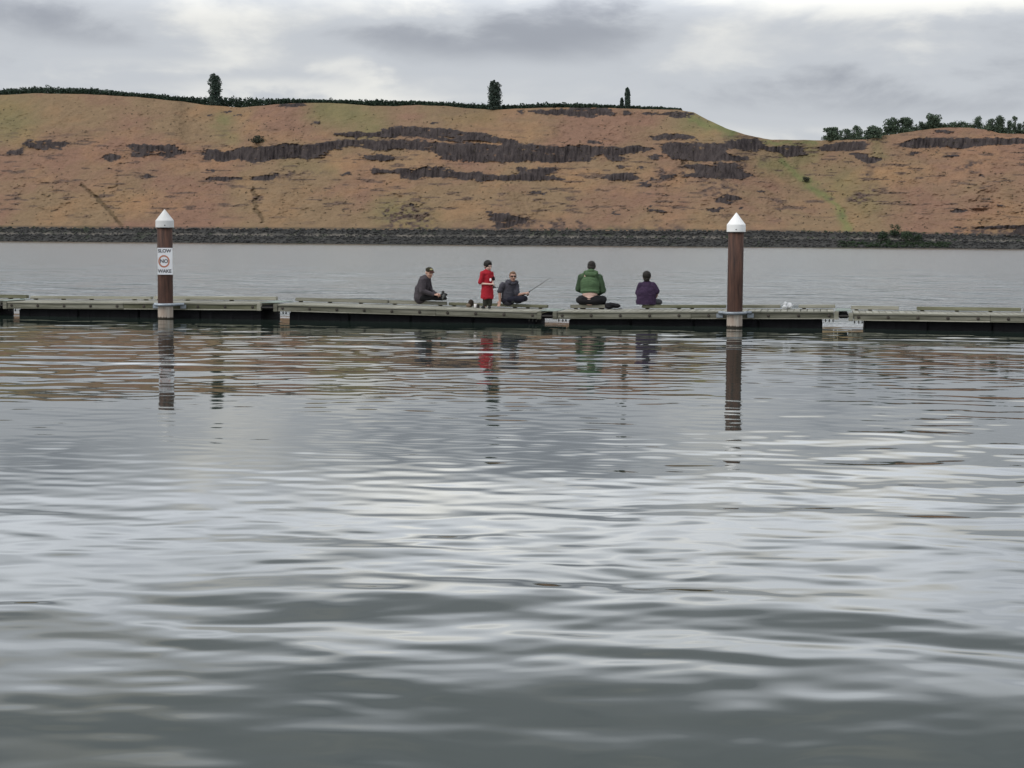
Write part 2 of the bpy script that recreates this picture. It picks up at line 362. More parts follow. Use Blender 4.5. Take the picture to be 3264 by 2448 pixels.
SCREE = [A((1210,890),(1280,880),(1350,940),(1280,975)), B((300,870),(640,850),(640,885),(320,905)), B((100,870),(330,850),(340,930),(120,945)),
         B((1090,1150),(1300,1130),(1480,1170),(1560,1340),(1100,1340)), C((1650,1000),(1800,960),(1840,1020),(1700,1040)), C((1280,830),(1430,850),(1430,900),(1250,880)),
         C((1480,800),(2000,790),(2080,930),(1450,930)), C((1640,950),(1980,960),(2000,1050),(1650,1070)), C((60,1200),(300,1260),(700,1280),(760,1350),(40,1350)),
         D((0,720),(60,730),(50,790),(0,770)), D((830,800),(940,810),(880,930),(820,930)), D((1540,1340),(2212,1340),(3400,1340),(3400,1500),(2212,1480),(1440,1430)),
         D((1560,800),(1850,780),(1860,860),(1600,870)), C((880,1330),(1100,1310),(1650,1350),(1650,1390),(900,1390)), B((1500,1330),(2212,1340),(2212,1370),(1520,1370)), D((680,1080),(900,980),(1000,1050),(760,1160))]
DITCH = [(A((720,1000),(860,1140),(970,1250),(1060,1350)), 4.5), (B((10,1000),(40,1080),(50,1180),(90,1280)), 5), (C((1480,780),(1500,800)), 4)]
GREEN = [(D((150,780),(330,930),(480,1040),(620,1150),(690,1280),(720,1370)), 16, 0.9), (D((300,900),(370,960)), 22, 0.6), (B((600,340),(760,380),(900,420),(1000,470)), 60, 0.55), (A((60,420),(160,470)), 80, 0.45),
         (C((1560,440),(1720,480),(1900,540)), 22, 0.9), (C((1500,470),(1700,520)), 34, 0.4), (A((1900,430),(1960,450)), 22, 0.6), (A((1880,520),(2000,600)), 26, 0.35), (B((1150,1180),(1400,1300)), 60, 0.45),
         (D((0,800),(120,830),(250,880)), 26, 0.5), (D((380,640),(420,720),(250,790)), 22, 0.45), (D((930,620),(960,720)), 28, 0.4), (D((650,1000),(850,1100)), 60, 0.45), (C((900,1370),(1500,1400)), 14, 0.5), (D((0,625),(200,640),(420,620)), 9, 0.8), (B((1500,360),(2000,420)), 40, 0.3), (B((300,800),(700,850)), 20, 0.2)]

def in_poly(px, py, poly):
    x = np.array([p[0] for p in poly]); y = np.array([p[1] for p in poly])
    m = (px > x.min()) & (px < x.max()) & (py > y.min()) & (py < y.max())
    res = np.zeros(px.shape, bool)
    if not m.any(): return res
    qx, qy = px[m], py[m]; ins = np.zeros(qx.shape, bool); j = len(x) - 1
    for i in range(len(x)):
        c = ((y[i] > qy) != (y[j] > qy))
        with np.errstate(divide='ignore', invalid='ignore'):
            xi = (x[j] - x[i]) * (qy - y[i]) / (y[j] - y[i] + 1e-9) + x[i]
        ins ^= c & (qx < xi); j = i
    res[m] = ins; return res
def seg_dist(px, py, pts):
    best = np.full(px.shape, 1e9)
    for (x0, y0), (x1, y1) in zip(pts[:-1], pts[1:]):
        dx, dy = x1 - x0, y1 - y0
        t = np.clip(((px - x0) * dx + (py - y0) * dy) / (dx * dx + dy * dy + 1e-9), 0, 1)
        best = np.minimum(best, np.hypot(px - x0 - t * dx, py - y0 - t * dy))
    return best
def blur(a, n, axis):
    k = np.ones(n) / n
    return np.apply_along_axis(lambda v: np.convolve(np.pad(v, n // 2, mode='edge'), k, 'valid')[:len(v)], axis, a)

# shoreline: depth as a function of tan(azimuth)
YL, YR = 1080.0, 880.0
xl, xr = -1632 / F * YL, 1632 / F * YR
mS = (YR - YL) / (xr - xl)
def shoreY(t): return (YL - mS * xl) / (1 - mS * np.asarray(t))

pxs = np.concatenate([np.linspace(-1300, -30, 90, endpoint=False), np.linspace(-30, 3294, 1130), np.linspace(3294, 4600, 90)[1:]])
tanA = (pxs - 1632) / F
NR = 250
def px_slope(px): return 770.75 + (px - 1632) * math.tan(ROLL)      # image row of the horizon at that column
base_el = None
def build_hill():
    Ysh = shoreY(tanA)
    rimy = np.interp(pxs, RX, RY) + 2.2 * (fbm(pxs / 34, pxs * 0, 3, 3) - 0.5)
    hor = px_slope(pxs)
    rim_el = (hor - rimy) / F                               # tan of elevation at the rim, close enough (corrected through ray())
    # the bank: water's edge, lower riprap, narrow shelf, upper wall, rail bed
    n_left = np.clip((pxs - 2500) / 700, 0, 1)
    gully = 38 * np.exp(-((pxs - 2570) / 130) ** 2) + 14 * np.exp(-((pxs - 700) / 120) ** 2)
    relief = 30 * (fbm(pxs / 330, pxs * 0 + 2, 31, 3) - 0.5)
    rows_V = []; rock_rows = []
    prof = [(-6, -1.2), (0, -0.1), (2.5, 1.3), (5, 2.9), (7, 4.0), (8.2, 4.5), (11.5, 4.7), (13, 6.2), (14.2, 7.6), (15, 8.4), (19, 8.6)]
    jag = fbm(pxs / 9, pxs * 0, 17, 3) - 0.5; jag2 = fbm(pxs / 14, pxs * 0, 23, 3) - 0.5
    scl = 1 - 0.18 * n_left
    for k, (dy, z) in enumerate(prof):
        Yk = Ysh + dy + 1.6 * (fbm(pxs / 12, pxs * 0 + k * 3.1, 40 + k, 3) - 0.5)
        zk = z * scl + (1.5 * (fbm(pxs / 8, pxs * 0 + k * 7, 50 + k, 4) - 0.5) if z > 1 else 0)
        rows_V.append(np.stack([tanA * Yk, Yk, zk + 0 * Yk], -1))
    nb = len(prof)
    Y0 = Ysh + prof[-1][0]; z0 = prof[-1][1] * scl
    e0 = (z0 - CAMH) / Y0
    Ynom0 = Y0 * (1 - 1.5 * e0) / (1 - 1.5 * rim_el)
    u = np.linspace(0, 1, NR + 1)[1:]
    E = e0[None, :] + (rim_el - e0)[None, :] * u[:, None]
    PX = np.broadcast_to(pxs[None, :], E.shape); PY = hor[None, :] - E * F
    w1 = fbm(PX / 26, PY / 14, 61, 4) - 0.5; w2 = fbm(PX / 20, PY / 20, 71, 4) - 0.5
    w3 = fbm(PX / 7, PY / 5, 63, 3) - 0.5; w4 = fbm(PX / 9, PY / 6, 73, 3) - 0.5
    qx = PX + 22 * w1 + 12 * w3; qy = PY + 9 * w2 + 7 * w4 + 1.0
    rock = np.zeros(E.shape)
    for p in ROCKS: rock = np.maximum(rock, in_poly(qx, qy, p).astype(float))
    # grass ledges breaking the rock
    rock *= 1 - 0.8 * np.clip((fbm(PX / 46, PY / 4.5, 91, 4) - 0.655) * 11, 0, 1)
    soft = blur(blur(rock, 9, 1), 5, 0)
    rock = np.clip((soft - 0.5 + 1.4 * (fbm(PX / 11, PY / 5, 141, 4) - 0.5)) * 7 + 0.5, 0, 1)
    scree = np.zeros(E.shape)
    qx2 = PX + 60 * w1; qy2 = PY + 40 * w2
    for p in SCREE: scree = np.maximum(scree, in_poly(qx2, qy2, p).astype(float))
    scree = blur(blur(scree, 9, 1), 7, 0) * np.clip((fbm(PX / 14, PY / 8, 101, 4) - 0.38) * 4, 0, 1)
    # many small outcrops along the strata
    strat = np.clip((fbm(PX / 55, PY / 7, 131, 4) - 0.645) * 14, 0, 1) * np.clip((PY - 400) / 60, 0, 1) * np.clip((730 - PY) / 60, 0, 1)
    scree = np.maximum(scree, strat * 0.8)
    ditch = np.zeros(E.shape)
    for pts, wd in DITCH: ditch = np.maximum(ditch, np.clip(1.35 - seg_dist(qx, PY + 10 * w3, pts) / (wd * (0.6 + 1.1 * fbm(PX / 12, PY / 9, 151, 3))), 0, 1))
    green = np.zeros(E.shape)
    for pts, wd, s in GREEN: green = np.maximum(green, s * np.exp(-(seg_dist(PX + 30 * w1, PY + 30 * w2, pts) / wd) ** 2))
    c = 1.5 - 1.32 * blur(rock, 3, 1)
    Yc = np.empty_like(E); Yp, ep = Y0.copy(), e0.copy()
    for j in range(NR):
        cj = c[j]
        Yn = Yp * (1 - cj * ep) / (1 - cj * E[j]); Yc[j] = Yn; Yp, ep = Yn, E[j]
    Ynom = Y0[None, :] * (1 - 1.5 * e0[None, :]) / (1 - 1.5 * E)
    dev = blur(blur(Yc - Ynom, 27, 1), 15, 1); dev = dev - blur(dev[-1:, :], 61, 1) * u[:, None] ** 2
    hu = np.sin(np.clip(u, 0, 1) * math.pi / 2)[:, None]
    Yf = Ynom + dev + (gully + relief)[None, :] * hu
    # grain: basalt columns in the rock, tussocks and rills on the slope
    colm = vnoise(PX / 3.2, PY / 30, 5) - 0.5
    Yf += rock * 2.6 * colm * np.minimum(u * 20, 1)[:, None]
    Yf += (1 - rock) * (3.0 * (fbm(PX / 40, PY / 30, 81, 5) - 0.5) + 0.9 * (vnoise(PX / 5, PY / 3, 82) - 0.5) + scree * 2.5 * (vnoise(PX / 4, PY / 2.5, 83) - 0.5)) * np.minimum(u * 12, 1)[:, None]
    Yf += ditch * 2.5
    Yf += (1 - rock) * 6.5 * (fbm(PX / 75 + 1.5 * (w1 + 0.5), PY / 330, 85, 4) - 0.5) * np.minimum(u * 6, 1)[:, None] * np.minimum((1 - u) * 8, 1)[:, None]
    Zf = CAMH + E * Yf
    for j in range(NR): rows_V.append(np.stack([tanA * Yf[j], Yf[j], Zf[j]], -1))
    # the plateau behind the rim
    Yr, Zr = Yf[-1], Zf[-1]
    Yr_s = blur(Yr[None, :], 41, 1)[0]
    for dy, dz in [(3, 0.25), (9, 0.5), (25, 0.6), (70, 0.4), (200, -2), (700, -20)]:
        Yk = (Yr_s if dy > 20 else Yr) + dy
        rows_V.append(np.stack([tanA * Yk, Yk, Zr * 1.0 + dz], -1))
    V = np.stack(rows_V); nr = len(rows_V); nc = len(pxs)
    me = np_mesh('hillside', V.reshape(-1, 3), grid_faces(nr, nc)[:, ::-1] if False else grid_faces(nr, nc), smooth=True)
    def full(a, head, tail): return np.concatenate([np.full((nb, nc), head), a, np.repeat(np.full((1, nc), tail), 6, 0)])
    R = full(rock, 0, 0); G = full(green, 0, 0.75); Bk = full(np.maximum(ditch, 0), 0, 0)
    bank = np.zeros((nr, nc)); bank[:nb - 1] = 1
    shelf = np.zeros((nr, nc)); shelf[5:7] = (0.35 + 0.65 * np.clip((fbm(pxs / 22, pxs * 0, 201, 3) - 0.42) * 6, 0, 1))[None, :]
    bank[nb:nb + 4] = np.array([0.8, 0.5, 0.3, 0.15])[:, None]
    at = me.attributes.new('ground', 'FLOAT_COLOR', 'POINT')
    at.data.foreach_set('color', np.stack([R, G, Bk, np.ones_like(R)], -1).astype(np.float32).ravel())
    at2 = me.attributes.new('ground2', 'FLOAT_COLOR', 'POINT')
    at2.data.foreach_set('color', np.stack([full(scree, 0, 0), bank, shelf, np.ones_like(R)], -1).astype(np.float32).ravel())
    m = bpy.data.materials.new('hillside'); m.use_nodes = True; t = m.node_tree; b = t.nodes['Principled BSDF']
    b.inputs['Roughness'].default_value = 0.95; b.inputs['Specular IOR Level'].default_value = 0.1
    N = t.nodes.new; Lk = t.links.new
    tcn = N('ShaderNodeTexCoord')
    def noise(scale, detail=6, st=(1, 1, 1), rough=0.6):
        mp = N('ShaderNodeMapping'); mp.inputs['Scale'].default_value = st; Lk(tcn.outputs['Object'], mp.inputs[0])
        n = N('ShaderNodeTexNoise'); n.inputs['Scale'].default_value = scale; n.inputs['Detail'].default_value = detail; n.inputs['Roughness'].default_value = rough
        Lk(mp.outputs[0], n.inputs['Vector']); return n.outputs['Fac']
    def rampn(f, p0, c0, p1, c1):
        r = N('ShaderNodeValToRGB'); r.color_ramp.elements[0].position = p0; r.color_ramp.elements[1].position = p1
        r.color_ramp.elements[0].color = (*c0, 1); r.color_ramp.elements[1].color = (*c1, 1); Lk(f, r.inputs[0]); return r.outputs[0]
    def mixc(f, a, bb):
        x = N('ShaderNodeMix'); x.data_type = 'RGBA'
        if isinstance(f, float): x.inputs[0].default_value = f
        else: Lk(f, x.inputs[0])
        Lk(a, x.inputs[6]); Lk(bb, x.inputs[7]); return x.outputs[2]
    def mulc(a, bb, fac=1.0):
        x = N('ShaderNodeMix'); x.data_type = 'RGBA'; x.blend_type = 'MULTIPLY'; x.inputs[0].default_value = fac
        Lk(a, x.inputs[6]); Lk(bb, x.inputs[7]); return x.outputs[2]
    red = (0.226, 0.136, 0.097); tan = (0.222, 0.155, 0.096)
    big = rampn(noise(0.012, 6), 0.43, red, 0.57, tan)
    ora = rampn(noise(0.02, 5, (1, 1, 1.4)), 0.50, (0, 0, 0), 0.72, (0.7, 0.7, 0.7))
    rgb = N('ShaderNodeRGB'); rgb.outputs[0].default_value = (0.32, 0.188, 0.102, 1)
    big = mixc(ora, big, rgb.outputs[0])
    fine = rampn(noise(0.16, 8, (1, 1, 0.6), 0.75), 0.30, (0.82, 0.82, 0.82), 0.68, (1.12, 1.12, 1.11))
    soil = mulc(big, fine)
    tus = rampn(noise(0.45, 5, (1, 1, 1.4), 0.7), 0.33, (0.82, 0.82, 0.80), 0.47, (1.03, 1.03, 1.03))
    soil = mulc(soil, tus)
    ga = N('ShaderNodeAttribute'); ga.attribute_name = 'ground'; s3 = N('ShaderNodeSeparateColor'); Lk(ga.outputs['Color'], s3.inputs[0])
    gb = N('ShaderNodeAttribute'); gb.attribute_name = 'ground2'; s4 = N('ShaderNodeSeparateColor'); Lk(gb.outputs['Color'], s4.inputs[0])
    gr = rampn(noise(0.08, 6), 0.3, (0.105, 0.128, 0.056), 0.7, (0.20, 0.195, 0.085))
    soil = mixc(s3.outputs[1], soil, gr)
    scr = rampn(noise(0.35, 6, (1, 1, 1), 0.7), 0.35, (0.060, 0.047, 0.045), 0.68, (0.15, 0.105, 0.085))
    soil = mixc(s4.outputs[0], soil, scr)
    dr = N('ShaderNodeRGB'); dr.outputs[0].default_value = (0.072, 0.060, 0.038, 1)
    dm = N('ShaderNodeMath'); dm.operation = 'MULTIPLY'; dm.inputs[1].default_value = 0.5; Lk(s3.outputs[2], dm.inputs[0])
    soil = mixc(dm.outputs[0], soil, dr.outputs[0])
    rk = rampn(noise(0.30, 7, (1, 1, 0.25), 0.75), 0.32, (0.028, 0.024, 0.026), 0.72, (0.100, 0.083, 0.080))
    soil = mixc(s3.outputs[0], soil, rk)
    bk = rampn(noise(0.30, 7, (1, 1, 1.5), 0.75), 0.32, (0.030, 0.031, 0.032), 0.72, (0.085, 0.083, 0.078))
    bkg = rampn(noise(0.06, 5), 0.56, (1, 1, 1), 0.72, (0.75, 0.95, 0.62))
    bk = mulc(bk, bkg)
    soil = mixc(s4.outputs[1], soil, bk)
    shc = N('ShaderNodeRGB'); shc.outputs[0].default_value = (0.17, 0.155, 0.135, 1)
    soil = mixc(s4.outputs[2], soil, shc.outputs[0])
    Lk(soil, b.inputs['Base Color'])
    bp = N('ShaderNodeBump'); bp.inputs['Strength'].default_value = 0.6; bp.inputs['Distance'].default_value = 0.8
    Lk(noise(0.5, 6, (1, 1, 0.7), 0.75), bp.inputs['Height']); Lk(bp.outputs[0], b.inputs['Normal'])
    o = link('hillside', me, m); tag(o, 'brown grassy bluff with dark basalt cliff bands across the river', kind='structure')
    return V, nb
HV, NB = build_hill()
RIM = HV[NB + NR - 1]            # (columns, 3)
def rim_at(pxv, back=0.0):
    i = [np.interp(pxv, pxs, RIM[:, k]) for k in range(3)]
    t = (pxv - 1632) / F; Yv = i[1] + back
    return np.array([t * Yv, Yv, i[2] + min(0.5, 0.08 * back)])

# ---------------------------------------------------------------- riprap along the far bank
def build_riprap():
    bm = bmesh.new(); bmesh.ops.create_icosphere(bm, subdivisions=1, radius=1)
    base = np.array([v.co[:] for v in bm.verts]); faces = np.array([[v.index for v in f.verts] for f in bm.faces]); bm.free()
    Vs = []; Fs = []
    rng = np.random.default_rng(3); n = 8000; off = 0
    P = rng.uniform(-60, 3320, n); K = rng.uniform(0, 1, n)
    for p, k in zip(P, K):
        i = min(max(int(np.searchsorted(pxs, p)), 1), len(pxs) - 1)
        if 0.50 < k < 0.64 and rng.uniform() < 0.9: continue
        r = k * 8.6 + 1; a = int(r); fr = r - a; a = min(a, NB - 2)
        q = HV[a, i] * (1 - fr) + HV[a + 1, i] * fr
        s = rng.uniform(0.2, 0.62) * (2.0 if rng.uniform() < 0.05 else 1.0) * (1.15 if k < 0.4 else 0.9)
        sc = s * np.array([rng.uniform(0.9, 1.7), rng.uniform(0.8, 1.2), rng.uniform(0.55, 0.95)])
        b = base * (1 + rng.normal(0, 0.16, base.shape)) * sc
        Vs.append(b + q + [0, -0.2, 0.1]); Fs.append(faces + off); off += len(base)
    me = np_mesh('riprap', np.concatenate(Vs), np.concatenate(Fs), smooth=False)
    m = mat('riprap_stone', (0.085, 0.083, 0.080), (0.026, 0.027, 0.029), 0.35, 0.95, 0.0, detail=6)
    tag(link('riprap', me, m), 'dark grey riprap stones along the far river bank', 'stones', kind='stuff')
build_riprap()

# ---------------------------------------------------------------- vegetation
LEAFM = {}
def leafmat(name, c1, c2):
    m = mat(name, c1, c2, 0.35, 0.75, 0, detail=4, spec=0.2); return m
def leaf_cloud(points, size, rng, flat=0.0):
    n = len(points)
    d1 = rng.normal(size=(n, 3)); d1 /= np.linalg.norm(d1, axis=1)[:, None]
    d2 = rng.normal(size=(n, 3)); d2 -= (d2 * d1).sum(1)[:, None] * d1; d2 /= np.linalg.norm(d2, axis=1)[:, None]
    s = size * rng.uniform(0.6, 1.4, (n, 1))
    a, b = d1 * s, d2 * s * 0.7
    V = np.stack([points - a, points - b * 0.9, points + a, points + b], 1).reshape(-1, 3)
    return V, np.arange(4 * n).reshape(n, 4)
def tree(name, label, base, h, w, kind='round', seed=0, m=None, cat='tree', group=None, n=None, trunk=True):
    rng = np.random.default_rng(seed)
    root = empty(name, base); tag(root, label, cat, group)
    if kind == 'poplar':
        n = n or 5600; pts = []
        # several upright leaders make the ragged column
        lead = [(rng.uniform(-.26, .26) * w, rng.uniform(-.26, .26) * w, rng.uniform(0.74, 0.98) * h, rng.uniform(.20, .30) * w) for _ in range(8)] + [(0.03 * w, 0, h, .27 * w), (-.05 * w, 0, .97 * h, .3 * w)]
        for _ in range(n):
            lx, ly, lh, lr = lead[rng.integers(len(lead))]
            t = rng.uniform(0.02, 1) ; prof = lr * (min(1, t * 6 + 0.6)) * math.sqrt(max(0.06, 1 - (max(0, t - 0.72) / 0.29) ** 2))
            prof *= 0.85 + 0.35 * math.sin(t * 23 + lx * 5)
            a = rng.uniform(0, 6.283); r = prof * rng.uniform(0.45, 1.05)
            pts.append((lx + r * math.cos(a), ly + r * math.sin(a), t * lh))
        pts = np.array(pts); ls = 0.46
    else:
        n = n or 900; ncl = 20; pts = []
        for c_ in range(ncl):
            t = rng.uniform(0.04, 0.86); prof = math.sin(math.pi * min(1, t * 0.72 + 0.22)) ** 0.6
            a = rng.uniform(0, 6.283); r = w * 0.36 * prof * rng.uniform(0.2, 1)
            cc = np.array([r * math.cos(a), r * math.sin(a), t * h]); cr = w * rng.uniform(0.16, 0.27)
            q = rng.normal(size=(n // ncl, 3)); q /= np.linalg.norm(q, axis=1)[:, None]
            pts.append(cc + q * cr * rng.uniform(0.55, 1.08, (n // ncl, 1)) * [1, 1, min(1.2, h / w * .9)])
        pts = np.concatenate(pts); pts = pts[pts[:, 2] > 0.02 * h]; ls = max(0.24, w * 0.042)
    V, Fq = leaf_cloud(pts, ls, rng)
    link('crown', np_mesh('crown', V, Fq, smooth=False), m, root)
    if trunk:
        def f(bm):
            tube(bm, [(0, 0, -0.6), (0.02 * w, 0, h * .25), (0, 0.02 * w, h * .55), (0, 0, h * .85)], [h * .028, h * .02, h * .013, h * .004], 7)
            for k in range(5):
                a = rng.uniform(0, 6.283); z = h * rng.uniform(.15, .5); rr = w * .32
                tube(bm, [(0, 0, z), (rr * .5 * math.cos(a), rr * .5 * math.sin(a), z + h * .12), (rr * math.cos(a), rr * math.sin(a), z + h * .2)], [h * .011, h * .008, h * .003], 5)
        link('trunk', bmesh_mesh('trunk', f), mat('bark', (0.10, 0.08, 0.06), (0.05, 0.04, 0.03), 2, 0.9), root)
    return root
G1 = leafmat('poplar_leaves', (0.085, 0.118, 0.092), (0.045, 0.066, 0.056))
G2 = leafmat('tree_leaves', (0.115, 0.155, 0.100), (0.052, 0.078, 0.060))
G3 = leafmat('shrub_leaves', (0.060, 0.092, 0.048), (0.026, 0.042, 0.026))
G4 = leafmat('sage_leaves', (0.085, 0.095, 0.066), (0.048, 0.055, 0.042))
def m_per_px(P): return P[1] / F
poplars = [(463, 163, 235, 27, 'broad dark poplar with ragged left edge above the orchard'), (1062, 178, 243, 27, 'dense dark poplar with rounded top above the orchard'),
           (1348, 193, 239, 15, 'slender poplar beside a smaller one on the rim'), (1337, 215, 239, 9, 'smallest thin poplar beside the slender one on the rim')]
for i, (x, top, bot, w, lb) in enumerate(poplars):
    P = rim_at(x * S_, 3.0); s = m_per_px(P) * S_
    ztop = CAMH + (px_slope(x * S_) - top * S_) / F * P[1]
    tree('poplar_tree', lb, P - [0, 0, 0.3], ztop - P[2] + 0.3, w * s * (1.28 if w > 20 else 0.85), 'poplar', 100 + i, G1, group='poplars on the bluff')
# trees on the right-hand bluff: left, right, top in the crop, label
def cx2s(c): return 2424 + c / 2.633
RT_TREES = [(488, 650, 500, 'wide dark bush tree where the treed rim begins'), (640, 735, 515, 'low pale tree tucked behind the wide bush tree'), (725, 825, 486, 'small round tree between two broader trees on the rim'),
            (835, 975, 490, 'broad light green tree in the middle of the rim clump'), (980, 1115, 428, 'tall dense tree at the upper end of the rim clump'), (1105, 1242, 418, 'tall leaning dense tree ending the rim clump'),
            (1282, 1334, 440, 'small narrow tree standing alone beside the round tree'), (1340, 1478, 378, 'tall round tree standing alone on the bluff rim'),
            (1735, 1830, 412, 'thin open tree left of the far right clump'), (1835, 1930, 432, 'light bushy tree in the far right clump'), (1905, 2015, 406, 'dense dark tree in the far right clump'),
            (2010, 2070, 440, 'small tree filling the gap in the far right clump'), (2055, 2110, 396, 'slim pointed tree in the far right clump'), (2095, 2150, 465, 'low shrubby tree in the far right clump'), (2135, 2225, 442, 'broad open tree at the end of the far right clump')]
for i, (l, r, top, lb) in enumerate(RT_TREES):
    px = cx2s((l + r) / 2); P = rim_at(px, 2.5 + 3 * (i % 3)); w = (r - l) / 2.633 * m_per_px(P)
    ztop = CAMH + (px_slope(px) - (220 + top / 2.633)) / F * P[1]
    tree('rim_tree', lb, P - [0, 0, 0.4], max(2.5, ztop - P[2] + 0.4), w * 1.12, 'round', 200 + i, G2, n=2600 if w > 7 else 1600, group='trees on the right bluff')
# scattered low growth on the rim between those trees
def scatter_band(name, label, cat, spots, m, leaf, per):
    rng = np.random.default_rng(77); pts = []
    for (P, h, w) in spots:
        q = rng.normal(size=(per, 3)); q /= np.linalg.norm(q, axis=1)[:, None]
        q = q * rng.uniform(0.4, 1.05, (per, 1)) * [w * .5, w * .5, h * .56] + [0, 0, h * .46 - 0.5] + P
        pts.append(q)
    V, Fq = leaf_cloud(np.concatenate(pts), leaf, rng)
    return tag(link(name, np_mesh(name, V, Fq, smooth=False), m), label, cat, kind='stuff')
rng = np.random.default_rng(15)
spots = []
for row in range(4):
    x = -40
    while x < 1462:
        px = x * S_; P = rim_at(px, 7 + row * 6.5)
        topd = np.interp(x, [-40, 0, 80, 200, 300, 400, 450, 520, 600, 700, 800, 900, 1000, 1060, 1120, 1200, 1300, 1400, 1462], [196, 195, 190, 193, 203, 211, 213, 213, 215, 217, 218, 220, 225, 230, 228, 225, 228, 232, 236])
        ztop = CAMH + (px_slope(px) - topd * S_) / F * P[1]
        h = max(1.6, ztop - P[2]) * rng.uniform(0.86, 1.04)
        if rng.uniform() < 0.07: h *= 1.25
        spots.append((P, h, rng.uniform(3.6, 5.2))); x += rng.uniform(9, 13)
scatter_band('orchard', 'dark green orchard rows along the rim of the far bluff', 'orchard', spots, leafmat('orchard_leaves', (0.050, 0.082, 0.052), (0.020, 0.036, 0.027)), 0.62, 95)
spots = []
for c in list(np.arange(1240, 1740, 17)) + list(np.arange(500, 1240, 30)) + list(np.arange(1830, 2260, 20)):
    P = rim_at(cx2s(c), 5); h = rng.uniform(2.0, 4.6); spots.append((P, h, rng.uniform(3.5, 6)))
scatter_band('rim_scrub', 'low dark scrub between the trees on the right bluff', 'scrub', spots, G2, 0.45, 110)
# bushes on the slope and at the far water's edge
def hill_point(px, py):
    i = min(max(int(np.searchsorted(pxs, px)), 1), len(pxs) - 1)
    ys_ = np.array([proj(p)[1] for p in HV[:NB + NR, i]])
    j = int(np.argmin(np.abs(ys_ - py))); return HV[j, i]
SHRUBS = [(cx2s(1000), 220 + 1452 / 2.633, 110, 90, 'dark green bush at the far waterline, biggest of its clump'), (cx2s(1100), 220 + 1400 / 2.633, 90, 75, 'round dark bush up the bank above the waterline clump'),
          (cx2s(1190), 220 + 1452 / 2.633, 100, 80, 'green bush ending the clump at the far waterline'), (cx2s(345), 220 + 945 / 2.633, 70, 45, 'small green bush in the grassy gully'),
          (cx2s(1290), 220 + 1440 / 2.633, 80, 60, 'grey green bush beside the clump at the far waterline'), (822, 220 + 615 / 2.633, 130, 62, 'grey green thicket on the slope above the cliff band')]
for i, (px, py, w, h, lb) in enumerate(SHRUBS):
    P = hill_point(px, py); s = m_per_px(P) / 2.633
    tree('shrub', lb, P - [0, 0.6, 0.3], h * s * (1.2 if i not in (3, 5) else 1.0), w * s * (1.25 if i not in (3, 5) else 1.1), 'round', 300 + i, G4 if i in (3, 5) else G3, cat='bush', group='bushes on the far shore', n=700)
spots = []
for c in np.arange(640, 1560, 6.5):
    P = hill_point(cx2s(c), 220 + (1492 - rng.uniform(0, 42)) / 2.633); spots.append((P - np.array([0, 1.0, 0.2]), rng.uniform(0.9, 1.9), rng.uniform(2, 4)))
scatter_band('shore_reeds', 'dark green reeds along the far waterline by the bushes', 'reeds', spots, G3, 0.3, 40)

# sagebrush tufts dotted over the slope
spots = []
HM = HV[NB + 2:NB + NR - 2]
for _ in range(2000):
    i = rng.integers(60, len(pxs) - 60); j = int(rng.uniform(0, 1) ** 0.9 * (HM.shape[0] - 1)); P = HM[j, i]
    d = fbm(np.array(pxs[i] / 120.0), np.array(j / 40.0), 401, 3)
    if rng.uniform() > float(np.clip((d - 0.35) * 4, 0.1, 1)): continue
    k = rng.uniform(0.5, 1.25); spots.append((P + [0, -0.2, 0.1], k * 0.9, k * 1.7))
scatter_band('sagebrush', 'scattered sagebrush tufts over the brown slope', 'sagebrush', spots, leafmat('sagebrush_leaves', (0.135, 0.115, 0.078), (0.075, 0.064, 0.045)), 0.32, 9)
spots = []
for _ in range(150):
    P = HV[rng.choice([NB - 2, NB - 1, 6, 5]), rng.integers(80, len(pxs) - 80)]; k = rng.uniform(0.6, 1.6); spots.append((P + [0, -0.3, 0.2], k, k * 1.8))
scatter_band('bank_scrub', 'small dark scrub dotted along the stone bank', 'scrub', spots, G3, 0.28, 26)

# ---------------------------------------------------------------- dock frame
def DK(t, w, z): return PL + e3 * t + n3 * (w + FACE) + np.array([0, 0, z])
def t_of(px, w=0.0, z=0.3):
    a, b = -40.0, 40.0
    for _ in range(50):
        mm = (a + b) / 2
        if proj(DK(mm, w, z))[0] < px: a = mm
        else: b = mm
    return a
WOOD = mat('weathered_wood', (0.31, 0.30, 0.245), (0.10, 0.10, 0.068), 2.6, 0.85, 0.35, 30, stretch=(0.35, 4, 4))
WOODG = mat('mossy_wood', (0.25, 0.245, 0.165), (0.075, 0.08, 0.045), 2.2, 0.88, 0.35, 26, stretch=(0.35, 4, 4))
WOODL = mat('bleached_wood', (0.46, 0.445, 0.375), (0.20, 0.195, 0.14), 2.4, 0.8, 0.3, 26, stretch=(0.3, 4, 4))
PLANK = mat('deck_plank', (0.36, 0.352, 0.295), (0.22, 0.215, 0.175), 3, 0.75, 0.3, 26, stretch=(4, 0.4, 4))
BLACK = mat('float_plastic', (0.012, 0.012, 0.014), (0.006, 0.006, 0.007), 5, 0.7, 0.15, 9, spec=0.12)
DARKM = mat('dark_iron', (0.045, 0.042, 0.038), (0.02, 0.018, 0.016), 30, 0.7)
GALV = mat('galvanised_steel', (0.42, 0.46, 0.50), (0.28, 0.32, 0.36), 12, 0.45, metal=0.35)
GPLATE = mat('painted_plate', (0.30, 0.34, 0.31), (0.18, 0.24, 0.20), 6, 0.7)
RUST = mat('rusty_bolt', (0.10, 0.085, 0.07), (0.04, 0.035, 0.03), 40, 0.85)
DW = 1.5                          # deck width
SECT = [(-860, 0, .19, .18), (12, 834, .172, .215), (873, 1727, .203, .116), (1763, 2674, .120, .206), (2705, 3640, .180, .19)]
